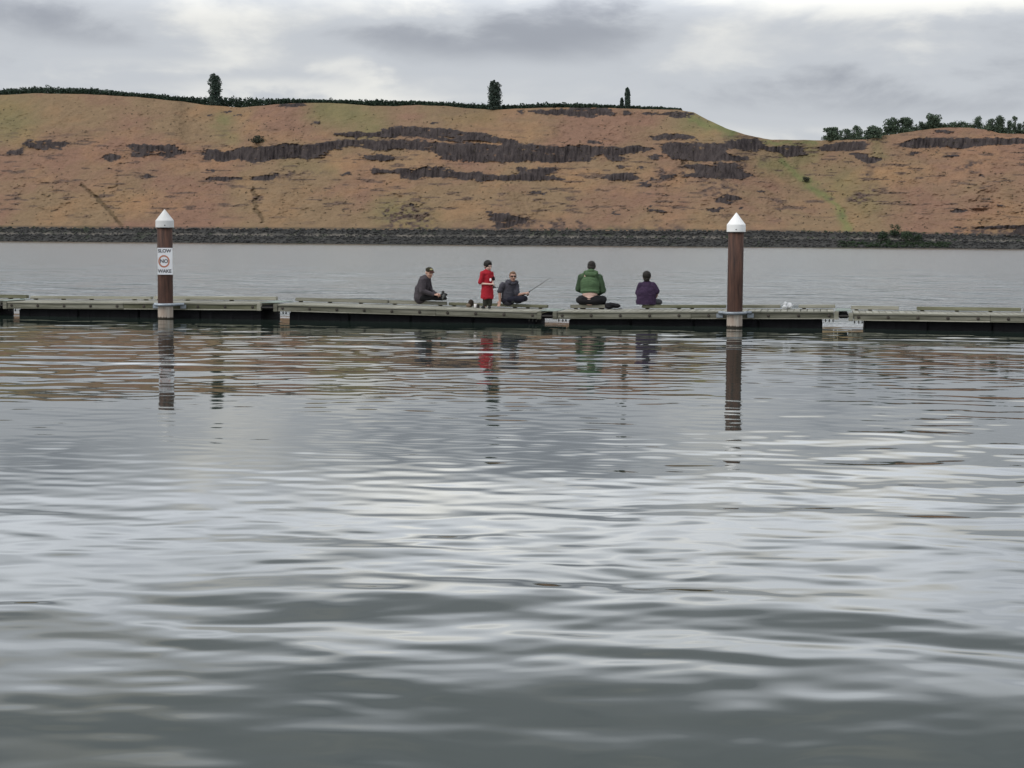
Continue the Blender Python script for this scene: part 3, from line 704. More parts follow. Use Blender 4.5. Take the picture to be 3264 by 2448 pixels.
LBL = ['timber dock section beyond the signed pile, mostly out of view', 'level timber dock section held by the pile with the sign', 'sagging timber dock section where three people sit and stand',
       'timber dock section with the green hooded man and the plain pile', 'empty timber dock section past the white plastic bag']
def bolt_mesh():
    def f(bm): lathe(bm, [(0, 0.022), (0.012, 0.022), (0.02, 0.014), (0.034, 0.010), (0.036, 0), (0.036, -0.01)], 12)
    me = bmesh_mesh('bolt', f); me.transform(Matrix.Rotation(math.radians(90), 4, 'X')); return me
BOLT = bolt_mesh(); BOLT.materials.append(RUST)
PLKS = []
for v in range(3):
    me = box_mesh('deck_plank', (0.004, 0.05, 0.118), (0.137 - 0.002 * v, DW - 0.05, 0.156 + 0.0015 * v), 0.003); me.materials.append(PLANK); PLKS.append(me)
HANG = bmesh_mesh('hanging_bolt', lambda bm: (tube(bm, [(0, 0, 0.03), (0, 0, -0.05)], 0.011, 6), tube(bm, [(0, 0, -0.012), (0, 0, -0.03)], 0.02, 6))); HANG.materials.append(DARKM)
BLOCK = box_mesh('rail_block', (-0.04, -0.045, 0), (0.04, 0.045, 0.0225), 0.003); BLOCK.materials.append(DARKM)
SEC = []
RAILS = {0: [(0.0, 1.0)], 1: [(0.0, 0.49), (0.50, 0.985)], 2: [(0.012, 0.375), (0.38, 0.60), (0.61, 0.985)],
         3: [(0.03, 0.205), (0.295, 0.60), (0.605, 0.795), (0.86, 0.99)], 4: [(0.012, 0.185), (0.25, 0.62), (0.63, 0.99)]}
def build_sections():
    for si, (p0, p1, z0, z1) in enumerate(SECT):
        t0, t1 = t_of(p0), t_of(p1); Ln = t1 - t0
        root = empty('dock_section', DK(t0, 0, z0), YAW, -math.atan2(z1 - z0, Ln))
        tag(root, LBL[si], 'dock', 'dock sections'); SEC.append((root, t0, t1, z0, z1))
        rr = random.Random(si)
        # near and far edge beams: face board between a top nosing and a lower lip
        for side in (0, 1):
            y0 = -0.05 if side == 0 else DW
            cuts = [0.10, Ln * rr.uniform(0.45, 0.62), Ln - 0.10]
            for a, b in zip(cuts[:-1], cuts[1:]):
                g = rr.choice([WOOD, WOODG, WOOD])
                yb = (-0.028, 0.03) if side == 0 else (DW - 0.03, DW + 0.028)
                link('face_board', box_mesh('face_board', (a + .003, yb[0], 0.022), (b - .003, yb[1], 0.122), 0.006), g, root)
                yt = (-0.052, 0.048) if side == 0 else (DW - 0.048, DW + 0.052)
                link('edge_nosing', box_mesh('edge_nosing', (a + .002, yt[0], 0.124), (b - .004, yt[1], 0.160 + rr.uniform(-.003, .003)), 0.006), rr.choice([WOODL, WOODL, WOOD]), root)
                yl = (-0.046, 0.02) if side == 0 else (DW - 0.02, DW + 0.046)
                link('lower_lip', box_mesh('lower_lip', (a + .004, yl[0], -0.004), (b - .001, yl[1], 0.020), 0.005), rr.choice([WOODL, WOOD]), root)
        for xx in (0.0, Ln - 0.10):
            link('end_post', box_mesh('end_post', (xx, -0.055, -0.012), (xx + 0.098, 0.05, 0.162), 0.006), rr.choice([WOODL, WOOD]), root)
            link('end_beam', box_mesh('end_beam', (xx + 0.02, 0.052, 0.0), (xx + 0.08, DW - .052, 0.112), 0.005), WOODG, root)
        nbolt = int(round(Ln / 0.63)); st = (Ln - 0.42) / (nbolt - 1)
        for k in range(nbolt):
            o = link('bolt', BOLT, None, root); o.location = (0.21 + k * st, -0.029, 0.070)
        npk = int((Ln - 0.2) / 0.141)
        for k in range(npk):
            o = link('deck_plank', PLKS[rr.randrange(3)], None, root); o.location = (0.10 + k * (Ln - 0.2) / npk, 0, rr.uniform(-0.001, 0.002))
        # floats under the middle, leaving the hinged ends open
        x0 = 0.34; x1 = Ln - 0.34
        if si == 1: x1 = Ln - 0.005
        if si == 2: x1 = Ln - 0.14
        nf = 4; w = (x1 - x0) / nf
        for k in range(nf):
            def f(bm, k=k):
                add_box(bm, (x0 + k * w + .008, 0.06, -0.46), (x0 + (k + 1) * w - .008, DW - .06, -0.006))
            o = link('float', bmesh_mesh('float', f, 0.025), BLACK, root)
            for q in range(3):
                xx = x0 + k * w + w * (q + 0.5) / 3
                link('rib', box_mesh('rib', (xx - 0.03, 0.052, -0.44), (xx + 0.03, 0.062, -0.03), 0.004), BLACK, o)
        for xx in (0.13, 0.22, 0.29, Ln - 0.28, Ln - 0.2, Ln - 0.12):
            if (si == 1 and xx > 1): continue
            o = link('hanging_bolt', HANG, None, root); o.location = (xx, 0.0, -0.02)
        # rail along the far edge, lifted on blocks
        for a, b in RAILS[si]:
            hh = rr.uniform(0.066, 0.082); x0r, x1r = a * Ln, b * Ln
            o = link('bull_rail', box_mesh('bull_rail', (x0r, DW - 0.11, 0.1845), (x1r, DW + 0.03, 0.1845 + hh), 0.007), rr.choice([WOOD, WOODG, WOODL]), root)
            k = 0; xx = x0r + 0.12
            while xx < x1r - 0.05:
                bl = link('rail_block', BLOCK, None, root); bl.location = (xx, DW - 0.04, 0.1615); xx += rr.choice([0.3, 0.72, 0.75, 1.1])
        # rubber buffer and cover plate bridging to the next section
        if si < 4:
            nt0 = t_of(SECT[si + 1][0]); gp = nt0 - t1
            link('hinge_buffer', box_mesh('hinge_buffer', (Ln + 0.004, 0.0, 0.012), (Ln + gp - 0.006, DW - 0.02, 0.112), 0.012), BLACK, root)
            hp = link('hinge_pin', bmesh_mesh('hinge_pin', lambda bm: tube(bm, [(Ln - 0.02, -0.03, 0.06), (Ln + gp + 0.02, -0.03, 0.06)], 0.022, 10)), DARKM, root)
            link('cover_plate', box_mesh('cover_plate', (Ln - 0.06, 0.06, 0.1665), (Ln + gp + 0.06, DW - 0.2, 0.178), 0.002), GPLATE, root)
build_sections()
def deck_z(t):
    for root, t0, t1, z0, z1 in SEC:
        if t0 - 0.1 <= t <= t1 + 0.1: return z0 + (z1 - z0) * (t - t0) / (t1 - t0) + 0.158
    return 0.34

# ---------------------------------------------------------------- piles with cap, hoop and sign
def pile_mat():
    m = bpy.data.materials.new('pile_steel'); m.use_nodes = True; t = m.node_tree; b = t.nodes['Principled BSDF']; N = t.nodes.new; Lk = t.links.new
    tcn = N('ShaderNodeTexCoord'); sp_ = N('ShaderNodeSeparateXYZ'); Lk(tcn.outputs['Object'], sp_.inputs[0])
    mp = N('ShaderNodeMapping'); mp.inputs['Scale'].default_value = (7, 7, 0.7); Lk(tcn.outputs['Object'], mp.inputs[0])
    n = N('ShaderNodeTexNoise'); n.inputs['Scale'].default_value = 2.2; n.inputs['Detail'].default_value = 7; n.inputs['Roughness'].default_value = 0.65; Lk(mp.outputs[0], n.inputs[0])
    r = N('ShaderNodeValToRGB'); r.color_ramp.elements[0].position = 0.32; r.color_ramp.elements[1].position = 0.7
    r.color_ramp.elements[0].color = (0.030, 0.019, 0.017, 1); r.color_ramp.elements[1].color = (0.135, 0.068, 0.048, 1); Lk(n.outputs['Fac'], r.inputs[0])
    r2 = N('ShaderNodeValToRGB'); r2.color_ramp.elements[0].position = 0.25; r2.color_ramp.elements[1].position = 0.65
    r2.color_ramp.elements[0].color = (0.30, 0.20, 0.15, 1); r2.color_ramp.elements[1].color = (0.58, 0.53, 0.46, 1); Lk(n.outputs['Fac'], r2.inputs[0])
    ad = N('ShaderNodeMath'); ad.operation = 'MULTIPLY_ADD'; ad.inputs[1].default_value = 0.10; Lk(n.outputs['Fac'], ad.inputs[0]); Lk(sp_.outputs[2], ad.inputs[2])
    st = N('ShaderNodeMapRange'); st.inputs['From Min'].default_value = 0.33; st.inputs['From Max'].default_value = 0.38; Lk(ad.outputs[0], st.inputs[0])
    mx_ = N('ShaderNodeMix'); mx_.data_type = 'RGBA'; Lk(st.outputs[0], mx_.inputs[0]); Lk(r2.outputs[0], mx_.inputs[6]); Lk(r.outputs[0], mx_.inputs[7])
    wt_ = N('ShaderNodeMapRange'); wt_.inputs['From Min'].default_value = 0.075; wt_.inputs['From Max'].default_value = 0.10; Lk(ad.outputs[0], wt_.inputs[0])
    dk = N('ShaderNodeRGB'); dk.outputs[0].default_value = (0.035, 0.028, 0.02, 1)
    mx2 = N('ShaderNodeMix'); mx2.data_type = 'RGBA'; Lk(wt_.outputs[0], mx2.inputs[0]); Lk(dk.outputs[0], mx2.inputs[6]); Lk(mx_.outputs[2], mx2.inputs[7])
    Lk(mx2.outputs[2], b.inputs['Base Color']); b.inputs['Roughness'].default_value = 0.75; b.inputs['Specular IOR Level'].default_value = 0.3
    bp = N('ShaderNodeBump'); bp.inputs['Strength'].default_value = 0.3; bp.inputs['Distance'].default_value = 0.01; Lk(n.outputs['Fac'], bp.inputs['Height']); Lk(bp.outputs[0], b.inputs['Normal'])
    return m
PM = pile_mat(); WHITE = mat('white_cap_plastic', (0.86, 0.86, 0.85), (0.78, 0.78, 0.77), 3, 0.45)
SIGNW = mat('sign_white', (0.84, 0.85, 0.88), (0.78, 0.79, 0.82), 4, 0.5); ORANGE = mat('sign_orange', (0.62, 0.20, 0.10), (0.55, 0.22, 0.12), 8, 0.6); INK = mat('sign_ink', (0.10, 0.10, 0.11), (0.05, 0.05, 0.055), 14, 0.6)
def text_mesh(s, size):
    cu = bpy.data.curves.new('lettering', 'FONT'); cu.body = s; cu.size = size; cu.extrude = 0.002; cu.offset = 0.0035; cu.align_x = 'CENTER'; cu.align_y = 'CENTER'
    o = bpy.data.objects.new('tmp', cu); COL.objects.link(o)
    dg = bpy.context.evaluated_depsgraph_get(); me = bpy.data.meshes.new_from_object(o.evaluated_get(dg)); me.materials.clear()
    bpy.data.objects.remove(o); return me
def build_pile(P, ytop_px, xpx, r, label, sign):
    root = empty('dock_pile', P, math.atan2(-P[0], P[1])); tag(root, label, 'pile', 'steel piles holding the dock')
    d = P[1]; tip = CAMH + (px_slope(xpx) - ytop_px) / F * d
    cyl, cone = 0.165, 0.25
    zt = tip - cone - cyl
    link('shaft', bmesh_mesh('shaft', lambda bm: lathe(bm, [(0, -3), (r, -3), (r, 0.0), (r, 1.0), (r, zt + 0.1), (0, zt + 0.1)], 48), smooth=True), PM, root)
    rc = r + 0.034
    def fcap(bm): lathe(bm, [(rc - 0.006, zt + .002), (rc, zt), (rc + 0.002, zt + 0.02), (rc, zt + cyl - 0.01), (rc - 0.006, zt + cyl), (0.012, tip - 0.006), (0, tip)], 48)
    cap = link('pile_cap', bmesh_mesh('pile_cap', fcap, smooth=False), WHITE, root)
    riv = link('rivet', bmesh_mesh('rivet', lambda bm: bmesh.ops.create_uvsphere(bm, u_segments=8, v_segments=6, radius=0.013)), DARKM, cap); riv.location = (0, -rc, zt + 0.05)
    if sign:
        top = CAMH + (px_slope(xpx) - 790) / F * d; bot = CAMH + (px_slope(xpx) - 874.5) / F * d
        w = r * 0.98; y = -r - 0.010
        s = link('sign_panel', box_mesh('sign_panel', (-w, y - 0.004, bot), (w, y + 0.004, top), 0.002), SIGNW, root)
        s['label'] = 'white SLOW NO WAKE sign with orange ring'
        zc_ = (top + bot) / 2; H = top - bot
        def ring(bm):
            for k in range(48):
                a0, a1 = 2 * math.pi * k / 48, 2 * math.pi * (k + 1) / 48
                q = [(rad * math.cos(a), yy, rad * 1.12 * math.sin(a)) for yy in (-0.0035, 0) for a in (a0, a1) for rad in (0.098, 0.126)]
                v = [bm.verts.new(x) for x in q]
                bm.faces.new((v[0], v[1], v[3], v[2])); bm.faces.new((v[1], v[5], v[7], v[3])); bm.faces.new((v[4], v[0], v[2], v[6]))
        rg = link('ring', bmesh_mesh('ring', ring), ORANGE, s); rg.location = (-0.025, y - 0.0042, zc_)
        for tx, sz, dx, dz in (('SLOW', 0.105, -0.01, H * 0.385), ('NO', 0.115, -0.025, 0), ('WAKE', 0.105, -0.01, -H * 0.37)):
            tm = text_mesh(tx, sz); tm.transform(Matrix.Rotation(math.radians(90), 4, 'X'))
            o = link('lettering', tm, INK, s); o.location = (dx, y - 0.0045, zc_ + dz)
    return root
def build_guide(P, r, zc_, sec):
    # U-shaped steel hoop round the pile, bolted to the dock edge: a part of the dock section
    root, t0, t1, z0, z1 = sec
    inv = (Matrix.Translation(root.location) @ root.rotation_euler.to_matrix().to_4x4()).inverted()
    lp = inv @ Vector(P); zz = (inv @ Vector((P[0], P[1], zc_))).z
    R = r + 0.055; pts = [(lp.x - 0.36, -0.075, zz), (lp.x - R - 0.06, -0.085, zz), (lp.x - R - 0.01, -0.12, zz)]
    for k in range(0, 13):
        a = math.pi + math.pi * k / 12; pts.append((lp.x + R * math.cos(a), min(-0.12, lp.y + 0.0) + (R + 0.0) * math.sin(a) if math.sin(a) < -0.01 else lp.y, zz))
    pts += [(lp.x + R + 0.01, -0.12, zz), (lp.x + R + 0.06, -0.085, zz), (lp.x + 0.36, -0.075, zz)]
    g = link('pile_guide', bmesh_mesh('pile_guide', lambda bm: tube(bm, pts, 0.034, 10), smooth=True), GALV, root)
    for s in (-1, 1):
        link('guide_plate', box_mesh('guide_plate', (lp.x + s * 0.335 - 0.07, -0.066, 0.028), (lp.x + s * 0.335 + 0.07, -0.0535, 0.118), 0.002), GALV, g)
build_pile(PL, 668, 528, 0.173, 'rusty steel pile with white cone cap and no wake sign', True)
build_pile(PR, 678.5, 2341, 0.168, 'plain rusty steel pile with white cone cap beside the boy in purple', False)
build_guide(PL, 0.173, CAMH + (px_slope(528) - 970) / F * PL[1], SEC[1])
build_guide(PR, 0.168, CAMH + (px_slope(2341) - 997) / F * PR[1], SEC[3])

# ---------------------------------------------------------------- people
def sphere_dirs(nu=18, nv=12):
    V = [(0, 0, -1)]
    for j in range(1, nv):
        p = -math.pi / 2 + math.pi * j / nv
        for i in range(nu):
            a = 2 * math.pi * i / nu; V.append((math.cos(p) * math.cos(a), math.cos(p) * math.sin(a), math.sin(p)))
    V.append((0, 0, 1)); Fc = []
    for i in range(nu): Fc.append((0, 1 + (i + 1) % nu, 1 + i))
    for j in range(nv - 2):
        for i in range(nu):
            a = 1 + j * nu + i; b = 1 + j * nu + (i + 1) % nu; Fc.append((a, b, b + nu, a + nu))
    l = 1 + (nv - 2) * nu; T = len(V) - 1
    for i in range(nu): Fc.append((l + i, l + (i + 1) % nu, T))
    return np.array(V), Fc
SD, SF = sphere_dirs()
def basis(d):
    d = np.asarray(d, float); d = d / np.linalg.norm(d)
    h = np.array([0, 0, 1.0]) if abs(d[2]) < 0.9 else np.array([0, 1.0, 0])
    a = np.cross(h, d); a /= np.linalg.norm(a); return np.stack([a, np.cross(d, a), d])
def prim_verts(p):
    if p[0] == 'e':
        _, c, r, Bm = p
        return np.asarray(c) + (SD * np.asarray(r)) @ np.asarray(Bm)
    _, p0, p1, r0, r1 = p[:5]
    p0 = np.asarray(p0, float); p1 = np.asarray(p1, float)
    Bm = basis(p1 - p0 + 1e-9); dirs = SD @ Bm; upm = (SD[:, 2] >= 0)[:, None]
    off = dirs * np.where(upm, r1, r0)
    if len(p) > 5:
        fd = np.asarray(p[5], float); fd /= np.linalg.norm(fd); off = off + np.outer(off @ fd, fd) * (p[6] - 1)
    return np.where(upm, p1, p0) + off
def capsule(p0, p1, r0, r1, *fl): return ('c', p0, p1, r0, r1, *fl)
def ell(c, r, Bm=np.eye(3)): return ('e', c, r, Bm)
def organic(name, prims, voxel, m, parent, smooth=6, fold=0.0, fscale=14, seed=0, clip=None):
    Vs = []; Fs = []; off = 0
    for p in prims:
        v = prim_verts(p); Vs.append(v); Fs += [tuple(i + off for i in f) for f in SF]; off += len(v)
    me = bpy.data.meshes.new('tmp'); me.from_pydata([tuple(v) for v in np.concatenate(Vs)], [], Fs); me.update()
    o = bpy.data.objects.new('tmp', me); COL.objects.link(o)
    r = o.modifiers.new('r', 'REMESH'); r.mode = 'VOXEL'; r.voxel_size = voxel; r.use_smooth_shade = True
    if smooth: s = o.modifiers.new('s', 'SMOOTH'); s.factor = 0.5; s.iterations = smooth
    dg = bpy.context.evaluated_depsgraph_get(); out = bpy.data.meshes.new_from_object(o.evaluated_get(dg)); out.name = name
    bpy.data.objects.remove(o); bpy.data.meshes.remove(me)
    if fold or clip:
        n = len(out.vertices); co = np.empty(n * 3, np.float32); out.vertices.foreach_get('co', co); co = co.reshape(-1, 3)
        if fold:
            nm = np.empty(n * 3, np.float32); out.vertices.foreach_get('normal', nm); nm = nm.reshape(-1, 3)
            f = fbm(co[:, 0] * fscale + co[:, 1] * fscale * .6 + 50, co[:, 2] * fscale * 1.5 + co[:, 1] * 5, seed, 3) - 0.5
            co = co + nm * (f * 2 * fold)[:, None]
        if clip is not None: co = clip(co)
        out.vertices.foreach_set('co', co.astype(np.float32).ravel())
    out.polygons.foreach_set('use_smooth', np.ones(len(out.polygons), bool)); out.update()
    return link(name, out, m, parent)
SKIN = mat('skin', (0.55, 0.34, 0.26), (0.48, 0.28, 0.21), 12, 0.55, spec=0.4)
SKINP = mat('pale_skin', (0.62, 0.42, 0.35), (0.55, 0.36, 0.30), 12, 0.55, spec=0.4)
HAIRD = mat('dark_hair', (0.022, 0.017, 0.013), (0.010, 0.008, 0.007), 30, 0.6, 0.5, 60)
HAIRB = mat('sandy_hair', (0.21, 0.125, 0.075), (0.13, 0.075, 0.045), 30, 0.6, 0.5, 60)
CHAR = mat('charcoal_fleece', (0.084, 0.072, 0.082), (0.046, 0.040, 0.046), 10, 0.95, 0.2, 60)
GREYH = mat('slate_sweatshirt', (0.072, 0.070, 0.086), (0.042, 0.042, 0.055), 9, 0.95, 0.2, 60)
GREEN_ = mat('green_sweatshirt', (0.098, 0.165, 0.082), (0.064, 0.112, 0.056), 7, 0.95, 0.25, 50)
DGREEN = mat('dark_green_sleeve', (0.066, 0.112, 0.058), (0.038, 0.064, 0.036), 8, 0.95, 0.2, 50)
PURP = mat('purple_shirt', (0.048, 0.026, 0.062), (0.030, 0.017, 0.042), 8, 0.92, 0.2, 50)
REDS = mat('red_shirt', (0.47, 0.018, 0.032), (0.36, 0.012, 0.026), 8, 0.85, 0.2, 40)
BLKC = mat('black_trousers', (0.016, 0.015, 0.017), (0.008, 0.008, 0.010), 9, 0.95, 0.2, 40)
NAVY = mat('navy_trousers', (0.020, 0.020, 0.032), (0.010, 0.010, 0.016), 9, 0.95, 0.2, 40)
OLIVE = mat('olive_trousers', (0.060, 0.062, 0.048), (0.035, 0.036, 0.028), 9, 0.95, 0.2, 40)
GREYS = mat('grey_shorts', (0.075, 0.077, 0.085), (0.05, 0.05, 0.056), 9, 0.95, 0.2, 40)
SHOE = mat('black_shoe', (0.022, 0.025, 0.024), (0.012, 0.013, 0.013), 20, 0.6)
SOLE = mat('grey_sole', (0.14, 0.15, 0.15), (0.09, 0.10, 0.10), 20, 0.8)
CAPM = mat('dark_cap', (0.040, 0.034, 0.016), (0.022, 0.019, 0.010), 20, 0.9)
VISOR = mat('maroon_visor', (0.055, 0.018, 0.012), (0.035, 0.012, 0.008), 20, 0.85)
PATCH = mat('cream_patch', (0.62, 0.56, 0.30), (0.55, 0.50, 0.26), 20, 0.8)
GLASS = mat('dark_lens', (0.012, 0.010, 0.010), (0.008, 0.007, 0.007), 5, 0.15, spec=0.6)
EYEM = mat('dark_eye', (0.02, 0.014, 0.012), (0.015, 0.01, 0.01), 5, 0.3)
LIP = mat('lips', (0.36, 0.13, 0.11), (0.30, 0.11, 0.09), 12, 0.6)
WHT = mat('white_print', (0.80, 0.78, 0.78), (0.70, 0.68, 0.68), 10, 0.8)

def vec(*a): return np.array(a, float)
def head_parts(c, face, s=1.0, tilt=0.0):
    """c: centre of the head; face: azimuth (radians, 0 = +x, -pi/2 = towards the camera); tilt: nod down"""
    Fd = vec(math.cos(face) * math.cos(tilt), math.sin(face) * math.cos(tilt), -math.sin(tilt))
    Rr = vec(math.sin(face), -math.cos(face), 0); U = np.cross(Rr, Fd)
    c = np.asarray(c, float); Bm = np.stack([Rr, Fd, U]); q = lambda r, f, u: c + s * (Rr * r + Fd * f + U * u)
    pr = [ell(q(0, -0.008, 0.03), s * vec(.076, .094, .086), Bm), ell(q(0, 0.022, -0.03), s * vec(.062, .070, .082), Bm), ell(q(0, 0.045, -0.085), s * vec(.036, .036, .028), Bm),
          capsule(q(0, 0.085, 0.015), q(0, 0.108, -0.022), s * .009, s * .015), ell(q(0, 0.083, 0.032), s * vec(.05, .012, .014), Bm),
          ell(q(.078, -0.008, -0.005), s * vec(.011, .022, .032), Bm), ell(q(-.078, -0.008, -0.005), s * vec(.011, .022, .032), Bm),
          ell(q(.034, .07, -.02), s * vec(.024, .02, .02), Bm), ell(q(-.034, .07, -.02), s * vec(.024, .02, .02), Bm)]
    return pr, q, Bm
def face_extras(body, q, Bm, s, glasses=False):
    for sd_ in (-1, 1):
        p = q(sd_ * .032, .086, .012)
        if not glasses: organic('eye', [ell(p, s * vec(.013, .008, .008), Bm)], 0.003, EYEM, body, 1)
    organic('mouth', [ell(q(0, .089, -.058), s * vec(.024, .010, .007), Bm)], 0.003, LIP, body, 1)
def hair_cap(name, q, Bm, s, m, parent, thick=.012, low=-0.02, seed=0):
    pr = [ell(q(0, -0.022, 0.042), s * (vec(.080, .090, .084) + thick * .6), Bm), ell(q(0, -0.045, low), s * vec(.070, .060, .075), Bm), ell(q(0, 0.045, 0.094), s * vec(.058, .04, .03), Bm),
          ell(q(.07, -.02, .02), s * vec(.018, .035, .05), Bm), ell(q(-.07, -.02, .02), s * vec(.018, .035, .05), Bm)]
    return organic(name, pr, 0.007, m, parent, 3, 0.006, 45, seed)
def hand(w, d, nrm, s=1.0, curl=0.6, thumb=1):
    """palm and five fingers. w: wrist, d: pointing direction, nrm: palm normal (fingers curl towards it)"""
    w = np.asarray(w, float); d = np.asarray(d, float); d /= np.linalg.norm(d); nrm = np.asarray(nrm, float); nrm -= (nrm @ d) * d; nrm /= np.linalg.norm(nrm)
    sdv = np.cross(d, nrm) * thumb; pr = [capsule(w, w + d * .03 * s, .026 * s, .028 * s, nrm, .6), capsule(w + d * .03 * s, w + d * .075 * s, .036 * s, .038 * s, nrm, .42)]
    for k, (o, l) in enumerate([(.030, .066), (.010, .074), (-.010, .069), (-.029, .055)]):
        b = w + d * .085 * s + sdv * o * s; r = .0088 * s
        d1 = d * math.cos(curl) + nrm * math.sin(curl); d2 = d * math.cos(curl * 2.1) + nrm * math.sin(curl * 2.1)
        k1 = b + d1 * l * .5 * s; pr += [capsule(b, k1, r, r * .95), capsule(k1, k1 + d2 * l * .5 * s, r * .95, r * .8)]
    tb = w + d * .03 * s + sdv * .032 * s; td = d * .75 + sdv * .6 + nrm * .35; td /= np.linalg.norm(td)
    td2 = d * .85 + sdv * .15 + nrm * .5; td2 /= np.linalg.norm(td2)
    pr += [capsule(tb, tb + td * .036 * s, .0115 * s, .0105 * s), capsule(tb + td * .036 * s, tb + td * .036 * s + td2 * .028 * s, .0105 * s, .008 * s)]
    return pr
def shoe(name, heel, toe, upv, s, parent):
    heel = np.asarray(heel, float); toe = np.asarray(toe, float); upv = np.asarray(upv, float); d = toe - heel; L = np.linalg.norm(d); d /= L; upv = upv - (upv @ d) * d; upv /= np.linalg.norm(upv)
    sdv = np.cross(d, upv); Bm = np.stack([sdv, d, upv])
    pr = [ell(heel + d * L * .2 + upv * .035 * s, (.036 * s, L * .24, .042 * s), Bm), ell(heel + d * L * .55 + upv * .028 * s, (.042 * s, L * .36, .034 * s), Bm), ell(heel + d * L * .8 + upv * .022 * s, (.044 * s, L * .22, .028 * s), Bm), capsule(heel + d * L * .2 + upv * .03, heel + d * L * .16 + upv * .09 * s, .036 * s, .038 * s)]
    o = organic(name, pr, 0.006, SHOE, parent, 3)
    organic('sole', [ell(heel + d * L * .25 + upv * .002, (.038 * s, L * .27, .013 * s), Bm), ell(heel + d * L * .7 + upv * .002, (.046 * s, L * .31, .012 * s), Bm)], 0.005, SOLE, o, 2)
    return o
def person_root(px, w, extra, label):
    t = t_of(px, w, 0.4); z = deck_z(t) + extra
    r = empty('person', DK(t, w, z), YAW); tag(r, label, 'person', 'people fishing from the dock'); return r, t, z
RAILH = 0.100
VX = 0.0075

def cap_man():
    r, t, z = person_root(1355, DW - 0.06, RAILH, 'person in charcoal hooded jacket and dark cap sitting sideways with legs outstretched')
    hd, q, Bm = head_parts((.11, -.05, .668), math.radians(-50), 1.06, 0.22)
    hl, hr = vec(.285, -.10, .185), vec(.26, -.22, .17)
    body = hd + [capsule((.055, -.01, .50), (.09, -.03, .62), .058, .055), capsule((-.09, 0, .12), (-.02, 0, .44), .09, .09),
                 capsule((-.01, -.20, .47), (-.005, -.25, .24), .045, .042), capsule((-.005, -.25, .24), hr, .040, .028), capsule((.02, .18, .47), (.06, .21, .24), .045, .042), capsule((.06, .21, .24), hl, .04, .028)]
    body += hand(hr, (.9, .25, -.1), (0, .4, -1), 1.0, .7, 1) + hand(hl, (.9, -.2, -.1), (0, -.3, -1), 1.0, .7, -1)
    b = organic('body', body, VX, SKIN, r, 4)
    face_extras(b, q, Bm, 1.06)
    jk = [capsule((-.115, 0, .11), (-.09, 0, .25), .175, .180, (1, 0, 0), .90), capsule((-.09, 0, .25), (-.015, -.01, .46), .178, .155, (1, 0, 0), .88), capsule((0, -.17, .485), (0, .15, .485), .075, .075), capsule((.03, -.01, .50), (.055, -.01, .54), .10, .085),
          capsule((-.01, -.20, .48), (-.01, -.26, .25), .082, .072), capsule((-.01, -.26, .25), hr - vec(.02, 0, 0), .066, .046), capsule((.02, .18, .48), (.07, .22, .25), .082, .07), capsule((.07, .22, .25), hl - vec(.02, 0, 0), .064, .046)]
    organic('jacket', jk, VX, CHAR, r, 5, 0.012, 11, 3)
    organic('hood', [capsule((-.06, -.10, .545), (-.06, .09, .55), .05, .05), capsule((-.05, -.10, .545), (.06, -.13, .53), .045, .03), capsule((-.05, .09, .55), (.06, .08, .53), .045, .03)], VX, CHAR, r, 4, .008, 14, 5)
    lg = [capsule((-.12, -.02, .085), (-.08, 0, .085), .125, .12, (0, 0, 1), .75), capsule((-.06, -.09, .085), (.20, -.16, .10), .088, .068), capsule((.20, -.16, .10), (.42, -.08, .065), .064, .046),
          capsule((-.06, .09, .085), (.20, .12, .12), .088, .068), capsule((.20, .12, .12), (.43, .03, .12), .064, .046)]
    organic('trousers', lg, VX, BLKC, r, 5, .008, 12, 4)
    shoe('shoe', (.42, -.10, .05), (.50, -.20, .165), (.7, .3, .3), 1.0, r); shoe('shoe', (.40, -.02, .13), (.545, -.14, .155), (.2, .2, 1), 1.0, r)
    Fd, U = Bm[1], Bm[2]
    cp_ = organic('cap', [ell(q(0, -.004, .062), 1.06 * vec(.086, .10, .066), Bm)], .005, CAPM, r, 2)
    organic('visor', [ell(q(0, .11, .052), vec(.070, .062, .010), np.stack([Bm[0], Bm[1] * .93 - Bm[2] * .36, Bm[2] * .93 + Bm[1] * .36]))], .005, VISOR, cp_, 2)
    organic('patch', [ell(q(0, .076, .092), vec(.040, .022, .020), Bm)], .005, PATCH, cp_, 2)
cap_man()

